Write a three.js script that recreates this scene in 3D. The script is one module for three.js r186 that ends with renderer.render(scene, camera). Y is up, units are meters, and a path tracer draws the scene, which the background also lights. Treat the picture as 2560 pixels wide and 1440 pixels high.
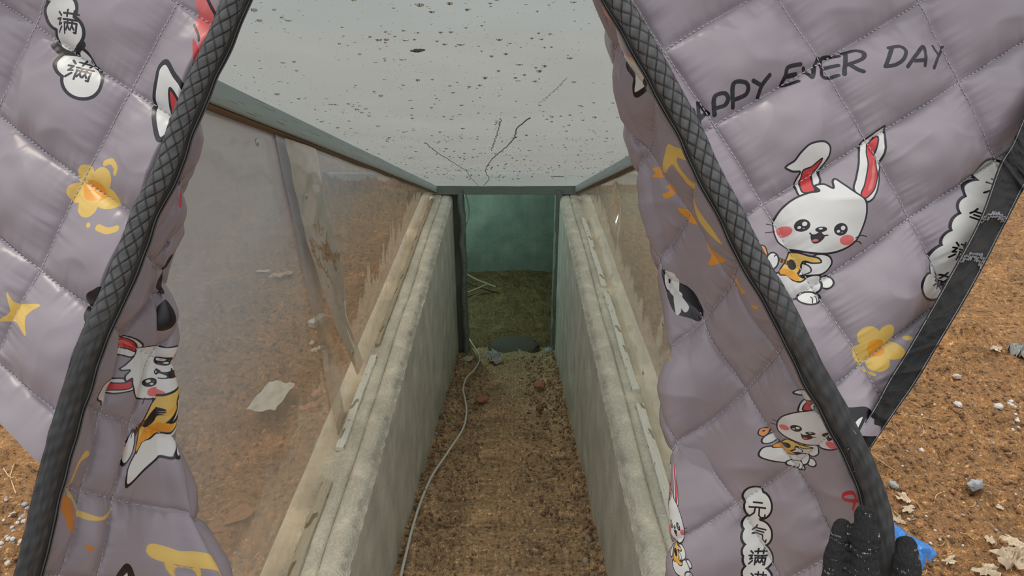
import * as THREE from 'three';
import { mergeGeometries, mergeVertices } from 'three/addons/utils/BufferGeometryUtils.js';
import { RoundedBoxGeometry } from 'three/addons/geometries/RoundedBoxGeometry.js';
import { MarchingCubes } from 'three/addons/objects/MarchingCubes.js';
import { createNoise2D, createNoise3D } from 'simplex-noise';

// ---------------------------------------------------------------- camera, sky, light, exposure
const W = 2560, H = 1440, F = 1600, PITCH = THREE.MathUtils.degToRad(25.4), EYE = 1.25;
const scene = new THREE.Scene();
const camera = new THREE.PerspectiveCamera(2 * THREE.MathUtils.radToDeg(Math.atan(H / 2 / F)), W / H, 0.02, 100);
camera.position.set(0, EYE, 0);
camera.rotation.set(-PITCH, 0, 0);
scene.add(camera);
const renderer = new THREE.WebGLRenderer({ antialias: true });
renderer.toneMapping = THREE.LinearToneMapping;
renderer.toneMappingExposure = 0.95;
renderer.shadowMap.enabled = true;

{ // an even overcast sky, a little brighter overhead
  const w = 64, h = 32, d = new Float32Array(w * h * 4);
  for (let y = 0; y < h; y++) {
    const el = ((y + 0.5) / h - 0.5) * Math.PI;
    const l = el > 0 ? 0.40 + 1.05 * Math.sin(el) : 0.3;
    for (let x = 0; x < w; x++) d.set([l * 0.985, l, l * 1.03, 1], (y * w + x) * 4);
  }
  const sky = new THREE.DataTexture(d, w, h, THREE.RGBAFormat, THREE.FloatType);
  sky.mapping = THREE.EquirectangularReflectionMapping; sky.magFilter = THREE.LinearFilter; sky.needsUpdate = true;
  scene.background = sky; scene.environment = sky;
}
const sun = new THREE.DirectionalLight(0xfff2e0, 1.0);          // the sun behind thin cloud: soft
sun.position.set(-2.2, 6, -1.2); sun.shadow.radius = 30; sun.castShadow = true;
sun.shadow.camera.left = sun.shadow.camera.bottom = -6; sun.shadow.camera.right = sun.shadow.camera.top = 6;
sun.shadow.mapSize.set(2048, 2048);
scene.add(sun, sun.target);

// ---------------------------------------------------------------- helpers
let seed = 7;
const rnd = () => { seed = (seed * 1664525 + 1013904223) >>> 0; return seed / 4294967296; };
const rr = (a, b) => a + (b - a) * rnd();
const n2 = createNoise2D(rnd), n3 = createNoise3D(rnd);
const fbm = (x, y, o = 4) => { let s = 0, a = 0.5; for (let i = 0; i < o; i++) { s += a * n2(x, y); x *= 2.03; y *= 2.03; a *= 0.5; } return s; };
const V = (x, y, z) => new THREE.Vector3(x, y, z);
const clamp = THREE.MathUtils.clamp, lerp = THREE.MathUtils.lerp, sstep = THREE.MathUtils.smoothstep;
const CP = Math.cos(PITCH), SP = Math.sin(PITCH);
// a point on the line of sight of a photograph pixel, at a depth along the camera's axis
function at(px, py, z) {
  const x = (px - W / 2) / F * z, y = -(py - H / 2) / F * z;
  return V(x, EYE + y * CP - z * SP, -(z * CP + y * SP));
}
// the same line of sight met with the level y = h
function onLevel(px, py, h = 0) {
  const p = at(px, py, 1), t = (h - EYE) / (p.y - EYE);
  return V(p.x * t, h, p.z * t);
}
function pixel(p) {
  const y = p.y - EYE, zc = -p.z * CP - y * SP, yc = y * CP - p.z * SP;
  return [W / 2 + p.x / zc * F, H / 2 - yc / zc * F];
}
const taken = {};
function numbered(name) { const n = taken[name] = (taken[name] ?? -1) + 1; return n ? name + '_' + String(n).padStart(3, '0') : name; }
function mesh(name, geometry, material, parent = scene) {
  const m = new THREE.Mesh(geometry, material);
  m.name = parent === scene ? numbered(name) : name; m.castShadow = m.receiveShadow = true;
  parent.add(m); return m;
}
function tag(o, label, category, group, kind) {
  o.userData = { label, category };
  if (group) o.userData.group = group;
  if (kind) o.userData.kind = kind;
  return o;
}
function thing(name, label, category, pos, group) {
  const g = new THREE.Group(); g.name = numbered(name);
  if (pos) g.position.copy(pos);
  scene.add(g); return tag(g, label, category, group);
}
const struct = (name, geometry, material, label) => { const m = mesh(name, geometry, material); m.userData = { kind: 'structure' }; if (label) m.userData.label = label; return m; };
const std = (o) => new THREE.MeshStandardMaterial({ roughness: 0.9, ...o });
const phys = (o) => new THREE.MeshPhysicalMaterial(o);
const lin = (r, g, b) => new THREE.Color().setRGB(r, g, b);

function canvas(w, h) { const c = document.createElement('canvas'); c.width = w; c.height = h; return [c, c.getContext('2d')]; }
function canvasTex(c, srgb = true) {
  const t = new THREE.CanvasTexture(c); if (srgb) t.colorSpace = THREE.SRGBColorSpace;
  t.wrapS = t.wrapT = THREE.RepeatWrapping; t.magFilter = THREE.LinearFilter; return t;
}
// a computed texture: f(u, v) -> [r, g, b] in 0..255
function tex(w, h, f, srgb = true) {
  const d = new Uint8Array(w * h * 4);
  for (let y = 0; y < h; y++) for (let x = 0; x < w; x++) {
    const c = f(x / w, y / h), i = (y * w + x) * 4;
    d[i] = clamp(c[0], 0, 255); d[i + 1] = clamp(c[1], 0, 255); d[i + 2] = clamp(c[2], 0, 255); d[i + 3] = 255;
  }
  const t = new THREE.DataTexture(d, w, h); if (srgb) t.colorSpace = THREE.SRGBColorSpace;
  t.wrapS = t.wrapT = THREE.RepeatWrapping; t.magFilter = THREE.LinearFilter; t.needsUpdate = true; return t;
}
// noise that repeats over the unit square
function tileNoise(u, v, f, o = 4) {
  const a = u * Math.PI * 2, b = v * Math.PI * 2, r = f / (Math.PI * 2);
  let s = 0, k = 0.5, q = r;
  for (let i = 0; i < o; i++) { s += k * (n3(Math.cos(a) * q + 9.1 * i, Math.sin(a) * q, Math.cos(b) * q + Math.sin(b) * q * 0.83) * 0.5 + n3(Math.sin(b) * q, Math.cos(b) * q - 3.7 * i, Math.sin(a) * q + Math.cos(a) * q * 0.71) * 0.5); k *= 0.55; q *= 2; }
  return s;
}
// a geometry from a grid of points P[i][j] and uv Q[i][j]; skip(i, j) leaves a cell out
function gridGeo(P, Q, skip, flip) {
  const n = P.length, m = P[0].length, pos = new Float32Array(n * m * 3), uv = new Float32Array(n * m * 2), idx = [];
  for (let i = 0; i < n; i++) for (let j = 0; j < m; j++) { P[i][j].toArray(pos, (i * m + j) * 3); uv.set(Q[i][j], (i * m + j) * 2); }
  for (let i = 0; i < n - 1; i++) for (let j = 0; j < m - 1; j++) {
    if (skip && skip(i, j)) continue;
    const a = i * m + j, b = a + 1, c = a + m, d = c + 1;
    if (flip) idx.push(a, b, c, b, d, c); else idx.push(a, c, b, b, c, d);
  }
  const g = new THREE.BufferGeometry();
  g.setAttribute('position', new THREE.BufferAttribute(pos, 3)); g.setAttribute('uv', new THREE.BufferAttribute(uv, 2)); g.setIndex(idx);
  g.computeVertexNormals(); return g;
}
function box(w, h, d, r = 0.004) { return new RoundedBoxGeometry(w, h, d, 2, Math.min(r, w / 2.1, h / 2.1, d / 2.1)); }
const place = (g, p, rot = [0, 0, 0]) => g.applyMatrix4(new THREE.Matrix4().compose(p, new THREE.Quaternion().setFromEuler(new THREE.Euler(...rot)), V(1, 1, 1)));
function tube(points, r, seg = 60, sides = 10) { return new THREE.TubeGeometry(new THREE.CatmullRomCurve3(points), seg, r, sides); }
// a lump: a sphere pushed about by noise
function lump(rx, ry, rz, rough = 0.25, detail = 3, s = rnd() * 99, fr = 1.6) {
  const g = mergeVertices(new THREE.IcosahedronGeometry(1, detail).deleteAttribute('normal').deleteAttribute('uv')), p = g.attributes.position;
  for (let i = 0; i < p.count; i++) {
    const x = p.getX(i), y = p.getY(i), z = p.getZ(i), k = 1 + rough * (n3(x * fr + s, y * fr, z * fr) + 0.4 * n3(x * fr * 2.6, y * fr * 2.6 + s, z * fr * 2.6));
    p.setXYZ(i, x * k * rx, y * k * ry, z * k * rz);
  }
  g.computeVertexNormals();
  const uv = new Float32Array(p.count * 2);
  for (let i = 0; i < p.count; i++) { uv[i * 2] = p.getX(i); uv[i * 2 + 1] = p.getZ(i) + p.getY(i); }
  g.setAttribute('uv', new THREE.BufferAttribute(uv, 2));
  return g;
}

// ---------------------------------------------------------------- procedural materials
const soilTex = tex(1024, 1024, (u, v) => {
  const a = tileNoise(u, v, 4, 4), b = tileNoise(u + 0.37, v + 0.11, 26, 4), c = tileNoise(u, v + 0.5, 120, 2);
  const k = 1 + 0.22 * a + 0.34 * b + 0.34 * c, pale = sstep(b * 0.8 + c, 0.34, 0.52) * 42, dark = 1 - 0.35 * sstep(-b - 0.4 * c, 0.22, 0.42);
  return [(150 * k + pale) * dark, (112 * k + pale * 0.95) * dark, (72 * k + pale * 0.85) * dark];
});
const soilBump = tex(1024, 1024, (u, v) => { const h = 128 + 80 * tileNoise(u, v, 22, 5) + 80 * tileNoise(u + 0.4, v, 110, 2); return [h, h, h]; }, false);
function rep(t, k, k2 = k) { const c = t.clone(); c.repeat.set(k, k2); c.needsUpdate = true; return c; }
const M = {};
M.soil = std({ map: rep(soilTex, 1.6), bumpMap: rep(soilBump, 1.6), bumpScale: 0.012, roughness: 1 });
M.soilDark = std({ map: rep(soilTex, 1.9), color: lin(1.6, 1.95, 2.6), bumpMap: rep(soilBump, 1.9), bumpScale: 0.012, roughness: 1 });
const concreteTex = tex(512, 512, (u, v) => {
  const a = tileNoise(u, v, 4, 5), b = tileNoise(u * 1 + 0.3, v, 60, 3), k = 1 + 0.20 * a + 0.12 * b, w = sstep(a, 0.05, 0.4) * 10;
  return [212 * k + w, 207 * k + w * 0.9, 190 * k + w * 0.6];
});
const plasterTex = tex(512, 512, (u, v) => {
  const a = tileNoise(u, v, 5, 5), s = tileNoise(u * 3 % 1, v * 0.34 % 1, 8, 3), k = 1 + 0.2 * a + 0.05 * s;
  return [194 * k, 192 * k, 180 * k];
});
const grain = tex(256, 256, (u, v) => { const h = 128 + 110 * tileNoise(u, v, 30, 4); return [h, h, h]; }, false);
M.concrete = std({ map: rep(concreteTex, 1.4), bumpMap: rep(grain, 4), bumpScale: 0.006 });
M.plaster = std({ map: rep(plasterTex, 0.9), bumpMap: rep(grain, 3), bumpScale: 0.004 });
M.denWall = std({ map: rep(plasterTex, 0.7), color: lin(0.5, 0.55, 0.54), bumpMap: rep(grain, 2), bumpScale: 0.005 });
const railTex = tex(512, 128, (u, v) => { const s = tileNoise(u, v * 0.999, 3, 2) * 0.4 + n2(u * 6, v * 60) * 0.25, d = n2(u * 9, v * 40) > 0.72 ? 0.72 : 1; const k = (1 + 0.16 * s) * d; return [152 * k, 161 * k, 156 * k]; });
M.rail = std({ map: railTex, roughness: 0.55 });
M.beam = std({ map: railTex, color: lin(0.7, 0.73, 0.72), roughness: 0.7 });
const woodTex = tex(256, 256, (u, v) => { const s = n2(u * 3, v * 42) * 0.5 + n2(u * 9, v * 110) * 0.3; const k = 1 + 0.2 * s; return [118 * k, 96 * k, 72 * k]; });
M.wood = std({ map: woodTex, roughness: 0.85 });
const battenTex = tex(256, 256, (u, v) => { const s = n2(u * 3, v * 30) * 0.5 + n2(u * 14, v * 70) * 0.3, d = sstep(n2(u * 7, v * 4 + 5), 0.55, 0.85); const k = 1 + 0.08 * s; return [226 * k - d * 70, 226 * k - d * 78, 214 * k - d * 88]; });
M.batten = std({ map: battenTex, roughness: 0.5 });
M.screw = std({ color: lin(0.55, 0.55, 0.53), metalness: 0.9, roughness: 0.35 });
M.black = std({ color: lin(0.02, 0.02, 0.021), roughness: 0.7 });
M.tape = std({ color: lin(0.030, 0.031, 0.033), roughness: 0.55 });
M.thread = std({ color: lin(0.55, 0.53, 0.55), roughness: 0.8 });
M.greyThread = std({ color: lin(0.26, 0.26, 0.27), roughness: 0.8 });
M.darkThread = std({ color: lin(0.10, 0.095, 0.09), roughness: 0.8 });
M.cable = std({ color: lin(0.72, 0.71, 0.64), roughness: 0.45 });
M.twig = std({ color: lin(0.36, 0.29, 0.2) });

// ---------------------------------------------------------------- the setting: ground, trench, concrete walls, den
const XL = -0.39, XR = 0.31, FL = -0.52, FR = 0.425;              // inner faces of the walls; the planes of the plastic sheets
const DEND = 4.1;                                                 // where the trench meets the den
const floorY = (d) => d > DEND ? -1.235 : -0.52 - 0.274 * (d - 1.5);
const roofY = (d) => 0.07 + 0.355 * (4.02 - d);
function lines(list) { const a = []; for (const [s, e, step] of list) for (let x = s; x < e - 1e-6; x += step) a.push(x); a.push(list[list.length - 1][1]); return a; }
function groundY(x, d) {
  const away = Math.min(1, Math.max(0, (Math.max(-0.6 - x, x - 0.5, 0)) / 0.1));
  let y = -0.045 + 0.055 * fbm(x * 1.3 + 3, d * 1.3, 3) + 0.022 * fbm(x * 6, d * 6, 3) + 0.013 * fbm(x * 22, d * 22 + 7, 3);
  y += 0.05 * Math.max(0, fbm(x * 3.1 + 20, d * 3.1, 2)) * sstep(x, 0.9, 1.6);
  const over = sstep(d, 3.85, 4.25) * sstep(6.6 - d, 0, 0.6) * sstep(1.9 - Math.abs(x), 0, 0.7);    // earth heaped over the den
  return lerp(lerp(-0.03, y, away), 0.19 + 0.5 * (y + 0.045), over * (d > 4.09 ? 1 : away));
}
{
  const xs = lines([[-16, -3, 1], [-3, -1.6, 0.08], [-1.6, -0.6, 0.012], [-0.6, 0.5, 0.05], [0.5, 1.9, 0.0095], [1.9, 3, 0.08], [3, 16, 1]]);
  const ds = lines([[-2, 0.6, 0.2], [0.6, 3.0, 0.011], [3.0, 4.1, 0.05], [4.1, 5, 0.04], [5, 8, 0.15], [8, 22, 1]]);
  const P = xs.map((x) => ds.map((d) => V(x, groundY(x, d), -d)));
  const Q = xs.map((x) => ds.map((d) => [x, d]));
  const g = gridGeo(P, Q, (i, j) => xs[i] > -0.6001 && xs[i + 1] < 0.5001 && ds[j] < 4.09 && ds[j] > -0.6, true);
  struct('ground', g, M.soil, 'bare brown earth around the dugout');
}
{ // the floor of the trench: a ramp of trodden earth, then the level floor of the den
  const xs = lines([[-1.1, -0.45, 0.1], [-0.45, 0.38, 0.0125], [0.38, 1.1, 0.1]]), ds = lines([[-0.7, 0.9, 0.1], [0.9, 4.1875, 0.0125], [4.2, 5.8, 0.03]]);
  const P = xs.map((x) => ds.map((d) => {
    const bank = 0.05 * sstep(Math.abs(x + 0.04), 0.2, 0.36) * (d < DEND ? 1 : 0);
    return V(x, floorY(d) + bank * (0.6 + 0.6 * fbm(x * 4, d * 3, 2)) + 0.03 * fbm(x * 3, d * 3, 3) + 0.014 * fbm(x * 14, d * 14, 3) + 0.006 * fbm(x * 50, d * 50, 2), -d);
  }));
  struct('floor', gridGeo(P, xs.map((x) => ds.map((d) => [x, d])), (i, j) => ds[j] > 4.19 || ds[j] < DEND - 0.05 && (xs[i] < -0.46 || xs[i + 1] > 0.39), true), M.soilDark, 'trodden brown earth floor of the trench');
  struct('floor_den', gridGeo(P, xs.map((x) => ds.map((d) => [x, d])), (i, j) => ds[j] < 4.19, true), std({ map: rep(soilTex, 1.9), color: lin(0.7, 0.8, 0.85), bumpMap: rep(soilBump, 1.9), bumpScale: 0.012, roughness: 1 }), 'earth floor of the den, darkened in colour for shade');  // same earth as the trench; the shade of the den is in its colour
}
// a knee wall: a profile of [x, y, roughness] swept along the trench; s = -1 left, 1 right
function kneeWall(name, x0, s, label) {
  const prof = [[0, -1.6, 0.004], [0, -1.25, 0.006], [0, -1.0, 0.006], [0, -0.75, 0.006], [0, -0.5, 0.006], [0, -0.3, 0.006], [0, -0.16, 0.006], [0, -0.08, 0.006], [-0.001, -0.03, 0.008], [0.006, -0.008, 0.022], [0.018, 0.002, 0.014], [0.035, 0.004, 0.003], [0.055, 0.005, 0.003],
    [0.064, 0.004, 0.001], [0.066, -0.003, 0.001], [0.069, -0.003, 0.001], [0.071, 0.007, 0.002], [0.085, 0.009, 0.003], [0.1, 0.010, 0.004], [0.112, 0.009, 0.003], [0.125, 0.004, 0.003], [0.15, 0.0, 0.003], [0.2, -0.004, 0.003], [0.21, -0.02, 0.002], [0.21, -0.3, 0.002]];
  const ds = lines([[-0.6, 0.9, 0.06], [0.9, DEND, 0.0125]]);
  const P = ds.map((d) => prof.map(([x, y, r], k) => {
    const e = r * (fbm(d * 9 + k * 0.4 + s * 50, k * 0.55, 3) + 0.4 * n2(d * 30 + s * 9, k * 0.9) * (k > 7 && k < 12 ? 1 : 0.3));
    const wob = 0.006 * fbm(d * 1.4 + s * 7, 3, 2) * (k > 11 && k < 20 ? 1 : 0.4);
    return V(x0 + s * (x + wob) + s * Math.abs(k < 10 ? e : 0), y + (k >= 9 ? -Math.abs(e) : 0), -d);
  }));
  let acc = [0]; for (let k = 1; k < prof.length; k++) acc.push(acc[k - 1] + Math.hypot(prof[k][0] - prof[k - 1][0], prof[k][1] - prof[k - 1][1]));
  const Q = ds.map((d) => prof.map((_, k) => [d, acc[k]]));
  const split = 8, top = gridGeo(P.map((r) => r.slice(split)), Q.map((r) => r.slice(split)), null, s > 0), side = gridGeo(P.map((r) => r.slice(0, split + 1)), Q.map((r) => r.slice(0, split + 1)), null, s > 0);
  const w = struct(name, side, M.plaster, label);
  const l = mesh('ledge', top, M.concrete, w); l.userData = { label: 'rough pale mortar top of the low wall' };
  const end = mesh('wall_end', place(box(0.21, 1.58, 0.02), V(x0 + s * 0.105, -0.81, 0.61)), M.plaster, w);
}
kneeWall('wall_left', XL, -1, 'low plastered concrete wall on the left of the trench');
kneeWall('wall_right', XR, 1, 'low plastered concrete wall on the right of the trench');
{ // den
  const back = 5.62;
  const wallGrid = (f, n = 30, m = 24) => { const P = [], Q = []; for (let i = 0; i <= n; i++) { P.push([]); Q.push([]); for (let j = 0; j <= m; j++) { const [p, uv] = f(i / n, j / m); P[i].push(p); Q[i].push(uv); } } return gridGeo(P, Q); };
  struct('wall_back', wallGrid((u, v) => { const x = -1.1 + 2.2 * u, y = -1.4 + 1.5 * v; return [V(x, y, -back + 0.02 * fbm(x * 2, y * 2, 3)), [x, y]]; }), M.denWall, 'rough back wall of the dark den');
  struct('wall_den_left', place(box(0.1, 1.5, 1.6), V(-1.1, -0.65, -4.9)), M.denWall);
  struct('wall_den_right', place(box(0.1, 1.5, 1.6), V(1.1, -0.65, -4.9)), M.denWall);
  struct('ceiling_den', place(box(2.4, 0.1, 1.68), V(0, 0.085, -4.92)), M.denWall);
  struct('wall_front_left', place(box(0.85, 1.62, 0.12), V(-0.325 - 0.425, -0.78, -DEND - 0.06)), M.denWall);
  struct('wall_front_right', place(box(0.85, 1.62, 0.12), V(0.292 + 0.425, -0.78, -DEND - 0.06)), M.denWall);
  // the posts either side of the doorway
  const jamb = (x, w, s) => { const P = [], Q = []; const prof = [[-w, 0], [-w, 0.05], [w, 0.05], [w, 0], [w, -0.05], [-w, -0.05], [-w, 0]]; for (let i = 0; i <= 40; i++) { const y = -1.33 + i / 40 * 1.37; P.push(prof.map(([a, b]) => V(x + a + 0.008 * n2(y * 4 + s, 1) + 0.004 * n2(y * 17, s), y, -DEND + 0.03 + b))); Q.push(prof.map((_, k) => [k * 0.05, y])); } return gridGeo(P, Q); };
  struct('trim_1', jamb(-0.335, 0.016, 3), M.beam, 'left doorpost of the den opening');
  struct('trim_2', jamb(0.312, 0.022, 8), M.beam, 'right doorpost of the den opening');
}
// ---------------------------------------------------------------- roof: translucent sheet on two rails and an end beam
const D0 = 0.6, D1 = 4.02;
const slope = Math.atan(0.355), L = (D1 - D0) / Math.cos(slope);
const roofPoint = (x, d, off = 0) => V(x, roofY(d) + off * Math.cos(slope), -d + off * Math.sin(slope) * -1);
const roof = (() => {
  const spots = tex(512, 512, (u, v) => { const a = tileNoise(u, v, 4, 4), k = 1 + 0.035 * a; return [174 * k, 182 * k, 181 * k]; });
  const m = phys({ map: spots, transmission: 0.88, roughness: 0.85, thickness: 0, ior: 1.5, specularIntensity: 0.5 });
  const sag = (x, d) => { const e = Math.sin(Math.PI * (x + 0.5) / 0.94); return 0.002 - 0.006 * e * (0.6 + 0.5 * n2(d * 2, 1)) + 0.0022 * fbm(x * 5, d * 4, 3) * e; };
  const P = [], Q = [], n = 80, k = 24;
  for (let i = 0; i <= n; i++) { P.push([]); Q.push([]); for (let j = 0; j <= k; j++) { const d = lerp(D0, D1 + 0.02, i / n), x = lerp(-0.5, 0.44, j / k); P[i].push(roofPoint(x, d, sag(x, d))); Q[i].push([x, d]); } }
  const r = struct('ceiling', gridGeo(P, Q, null, false), m, 'pale translucent roof sheet beaded with condensation');
  // hanging drops of condensation
  const drop = new THREE.SphereGeometry(1, 14, 8, 0, Math.PI * 2, 0, Math.PI / 2);
  drop.rotateX(Math.PI);
  const base = new THREE.CircleGeometry(1, 14); base.rotateX(-Math.PI / 2);
  const dg = mergeGeometries([drop, base]);
  const water = phys({ transmission: 1, roughness: 0.02, thickness: 0.004, ior: 1.33, color: 0xffffff });
  const N = 4200, im = new THREE.InstancedMesh(dg, water, N), q = new THREE.Quaternion().setFromEuler(new THREE.Euler(slope * -1, 0, 0)), mt = new THREE.Matrix4();
  let c = 0;
  for (let t = 0; c < N && t < 60000; t++) {
    const d = lerp(D0, 3.4, Math.pow(rnd(), 1.7)), x = rr(-0.47, 0.41);
    if (n2(x * 5 + 40, d * 5) < rr(-0.9, 0.7)) continue;
    const big = Math.pow(rnd(), 7), s = (0.0006 + 0.0034 * big) * (0.75 + 0.25 * d);
    const st = rr(1, 1.35);
    const p = roofPoint(x, d, sag(x, d) - 0.0006);
    mt.compose(p, q, V(s * st, s * rr(0.5, 0.8), s)); im.setMatrixAt(c++, mt);
  }
  im.count = c; im.name = 'water_droplets'; im.userData = { kind: 'stuff', label: 'beads of condensation hanging under the roof sheet' }; im.castShadow = im.receiveShadow = true;
  r.add(im);
  // cracks: thin ragged splits, and a dark mark, on the underside
  const crack = (pts, w) => { const cs = pts.map(([px, py]) => { const a = at(px, py, 1), dir = a.clone().sub(V(0, EYE, 0)); const t = (roofY(0) - EYE) / (dir.y + (-dir.z) * 0.355); return V(dir.x * t, EYE + dir.y * t - 0.006, dir.z * t); }); const fine = new THREE.CatmullRomCurve3(cs).getPoints(60).map((p, i) => p.add(V(0.0035 * n2(i * 0.35, w * 999), 0, 0.0035 * n2(i * 0.4, 7)))); return tube(fine, w, 90, 6); };
  const dark = std({ color: lin(0.2, 0.2, 0.19) });
  mesh('crack', mergeGeometries([crack([[1325, 288], [1295, 312], [1283, 345], [1250, 375], [1228, 395], [1214, 425], [1222, 445], [1208, 462]], 0.0015), crack([[1252, 290], [1245, 320], [1236, 350], [1228, 372]], 0.0009), crack([[1062, 352], [1095, 378], [1130, 400], [1162, 422], [1180, 445], [1196, 462]], 0.0011), crack([[1418, 185], [1390, 215], [1350, 250]], 0.0003), crack([[1378, 438], [1408, 439]], 0.0015)]), dark, r);
  const mk = roofAt(1045, 118); mesh('dead_leaf', place(lump(0.008, 0.0016, 0.004, 0.5), mk.add(V(0, -0.004, 0)), [slope, 0.2, 0]), std({ color: lin(0.13, 0.11, 0.09) }), r).userData = { label: 'small dark speck stuck to the roof sheet' };
  return r;
})();
function roofAt(px, py) { const a = at(px, py, 1), dir = a.sub(V(0, EYE, 0)), t = (roofY(0) - EYE) / (dir.y + (-dir.z) * 0.355); return V(dir.x * t, EYE + dir.y * t, dir.z * t); }
function railGeo(x0, x1, y0, y1) { // a bar under the roof's edge, y measured down from the roof
  const P = [], Q = [], prof = [[x0, y0], [x1, y0], [x1, y1 + 0.003], [x1 - Math.sign(x1 - x0) * 0.003, y1], [x0, y1], [x0, y0]];
  for (let i = 0; i <= 60; i++) { const d = lerp(0.76, D1, i / 60); P.push(prof.map(([x, y]) => V(x + 0.0015 * fbm(d * 2, x, 2), roofY(d) + y + 0.0015 * fbm(d * 2, y + 9, 2), -d))); Q.push(prof.map((_, k) => [d * 0.7, k * 0.25])); }
  return mergeGeometries([gridGeo(P, Q), gridGeo([P[0].slice(0, 3).reverse(), [P[0][5], P[0][4], P[0][3]].reverse()], [[[0, 0], [0, .1], [0, .2]], [[.1, 0], [.1, .1], [.1, .2]]])]);
}
for (const [k, x0, x1] of [[3, -0.53, -0.485], [4, 0.455, 0.41]]) {
  const t = struct('trim_' + k, railGeo(x0, x1, 0.001, -0.042), M.rail, k === 3 ? 'grey rail under the left edge of the roof' : 'grey rail under the right edge of the roof');
  const under = mesh('wooden_lath', railGeo(x0, x1 - Math.sign(x1) * -0.006, -0.0425, -0.049), M.wood, t); under.userData = { label: 'thin brown wooden lath' };
}
struct('trim_5', place(box(1.02, 0.062, 0.05), V(-0.035, 0.042, -4.05)), M.beam, 'dark grey beam across the low end of the roof');
struct('trim_6', place(box(1.1, 0.06, 0.04), V(-0.035, roofY(D0) + 0.055, -D0 + 0.0)), M.wood, 'wooden header over the entrance');

// ---------------------------------------------------------------- plastic sheets between roof and walls
function filmTex(left) {
  const w = 1024, h = 512, c = new Uint8Array(w * h * 4), t = new Uint8Array(w * h * 4);   // u: 0.5 m .. 4.1 m along, v: 0 .. 1.25 m up
  for (let y = 0; y < h; y++) for (let x = 0; x < w; x++) {
    const d = 0.5 + 3.6 * x / w, z = 1.25 * y / h, i = (y * w + x) * 4;
    const haze = 0.5 + 0.5 * fbm(d * 2.2 + (left ? 0 : 30), z * 2.6, 4), streak = 0.5 + 0.5 * n2(d * 26, z * 2.2 + 11), fine = 0.5 + 0.5 * n2(d * 60 - z * 20, z * 6);
    let k = (left ? 0.54 : 0.42) + 0.14 * (haze - 0.5) + 0.06 * (streak - 0.5) + 0.03 * fine;
    k -= 0.36 * sstep(z, 0.38, 0.95);                                                       // hazier towards the top, with the grey reflection painted in
    const low = sstep(0.15 + 0.025 * fbm(d * 3, 4, 2) - z, 0, 0.16) * 0.12; k -= low;
    const topGrey = sstep(z, 0.25, 0.85); c.set(left ? [lerp(226, 208, topGrey) - low * 50, lerp(215, 216, topGrey) - low * 70, lerp(200, 228, topGrey) - low * 100, 255] : [236 - low * 60, 230 - low * 90, 216 - low * 140, 255], i);  // left sheet cooled to grey at the top, a reflection put into the colour
    t.set([clamp(k, 0.2, 0.92) * 255, 0, 0, 255], i); t[i + 1] = t[i + 2] = t[i];
  }
  const mk = (d, srgb) => { const x = new THREE.DataTexture(d, w, h); if (srgb) x.colorSpace = THREE.SRGBColorSpace; x.magFilter = THREE.LinearFilter; x.wrapS = x.wrapT = THREE.ClampToEdgeWrapping; x.needsUpdate = true; return x; };
  return phys({ map: mk(c, true), transmissionMap: mk(t, false), transmission: 1, roughness: 0.06, thickness: 0, ior: 1.45, specularIntensity: 0.7 });
}
M.filmL = filmTex(true); M.filmR = filmTex(false);
// a sheet from distance da(v) to db(v); X0 at its foot, X1 at the rail; bulge(d, y) is how far it stands off
function film(name, X0, X1, da, db, mat, bulge, label) {
  const P = [], Q = [], n = 360, m = 90;
  for (let i = 0; i <= n; i++) { P.push([]); Q.push([]); for (let j = 0; j <= m; j++) {
    const v = j / m, d = lerp(da(v), db(v), i / n), y = lerp(-0.005, roofY(d) - 0.0475, v);
    P[i].push(V(lerp(X0, X1, v) + bulge(d, y), y, -d)); Q[i].push([(d - 0.5) / 3.6, y / 1.25]);
  } }
  const t = thing(name, label, 'plastic sheet');
  mesh('film', gridGeo(P, Q, null, X0 > 0), mat, t);
  return t;
}
const ripple = (d, y) => 0.004 * fbm(d * 1.7, y * 2.2, 2) + 0.0012 * fbm(d * 7, y * 4, 2);
const screwGeo = (() => { const h = new THREE.SphereGeometry(0.0065, 12, 6, 0, 6.2832, 0, Math.PI / 2); h.scale(1, 0.45, 1); const w = new THREE.CylinderGeometry(0.008, 0.008, 0.0012, 14); return mergeGeometries([h, w]).rotateZ(-Math.PI / 2); })();
const onSide = (px, py, X) => { const z = X * F / (px - W / 2); return at(px, py, z); };
const sheetA = film('plastic_sheet', FL - 0.018, -0.507, (v) => lerp(0.5, 0.95, v), (v) => lerp(1.70, 1.50, v), M.filmL, (d, y) => ripple(d, y) - 0.003, 'clear hazy plastic sheet nearest the entrance on the left side of the dugout');
const sheetB = film('plastic_sheet', FL - 0.018, -0.507, (v) => lerp(1.58, 1.37, v), () => 3.95, M.filmL, (d, y) => ripple(d + 9, y) + 0.004, 'clear hazy plastic sheet covering the far end of the left side, beyond the muddy strip');
const sheetC = film('plastic_sheet', FR + 0.017, 0.432, () => 0.85, () => 3.95, M.filmR, (d, y) => {
  const wr = 0.02 * sstep(1.55 - d, 0, 0.5) * Math.sin(d * 23 + y * 9) * sstep(0.75 - y, 0, 0.6) + 0.006 * n2(d * 6 + y * 5, y * 3) * sstep(2.2 - d, 0, 0.8);
  const dent = 0.0171 * Math.exp(-((y - 0.392) ** 2 + (d - 2.566) ** 2) / (2 * 0.05 * 0.05));      // dent shaped to throw back a spot of the lamp
  return -0.5 * ripple(d + 3, y) + wr + dent;
}, 'milky wrinkled plastic sheet along the right side of the dugout');
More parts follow.
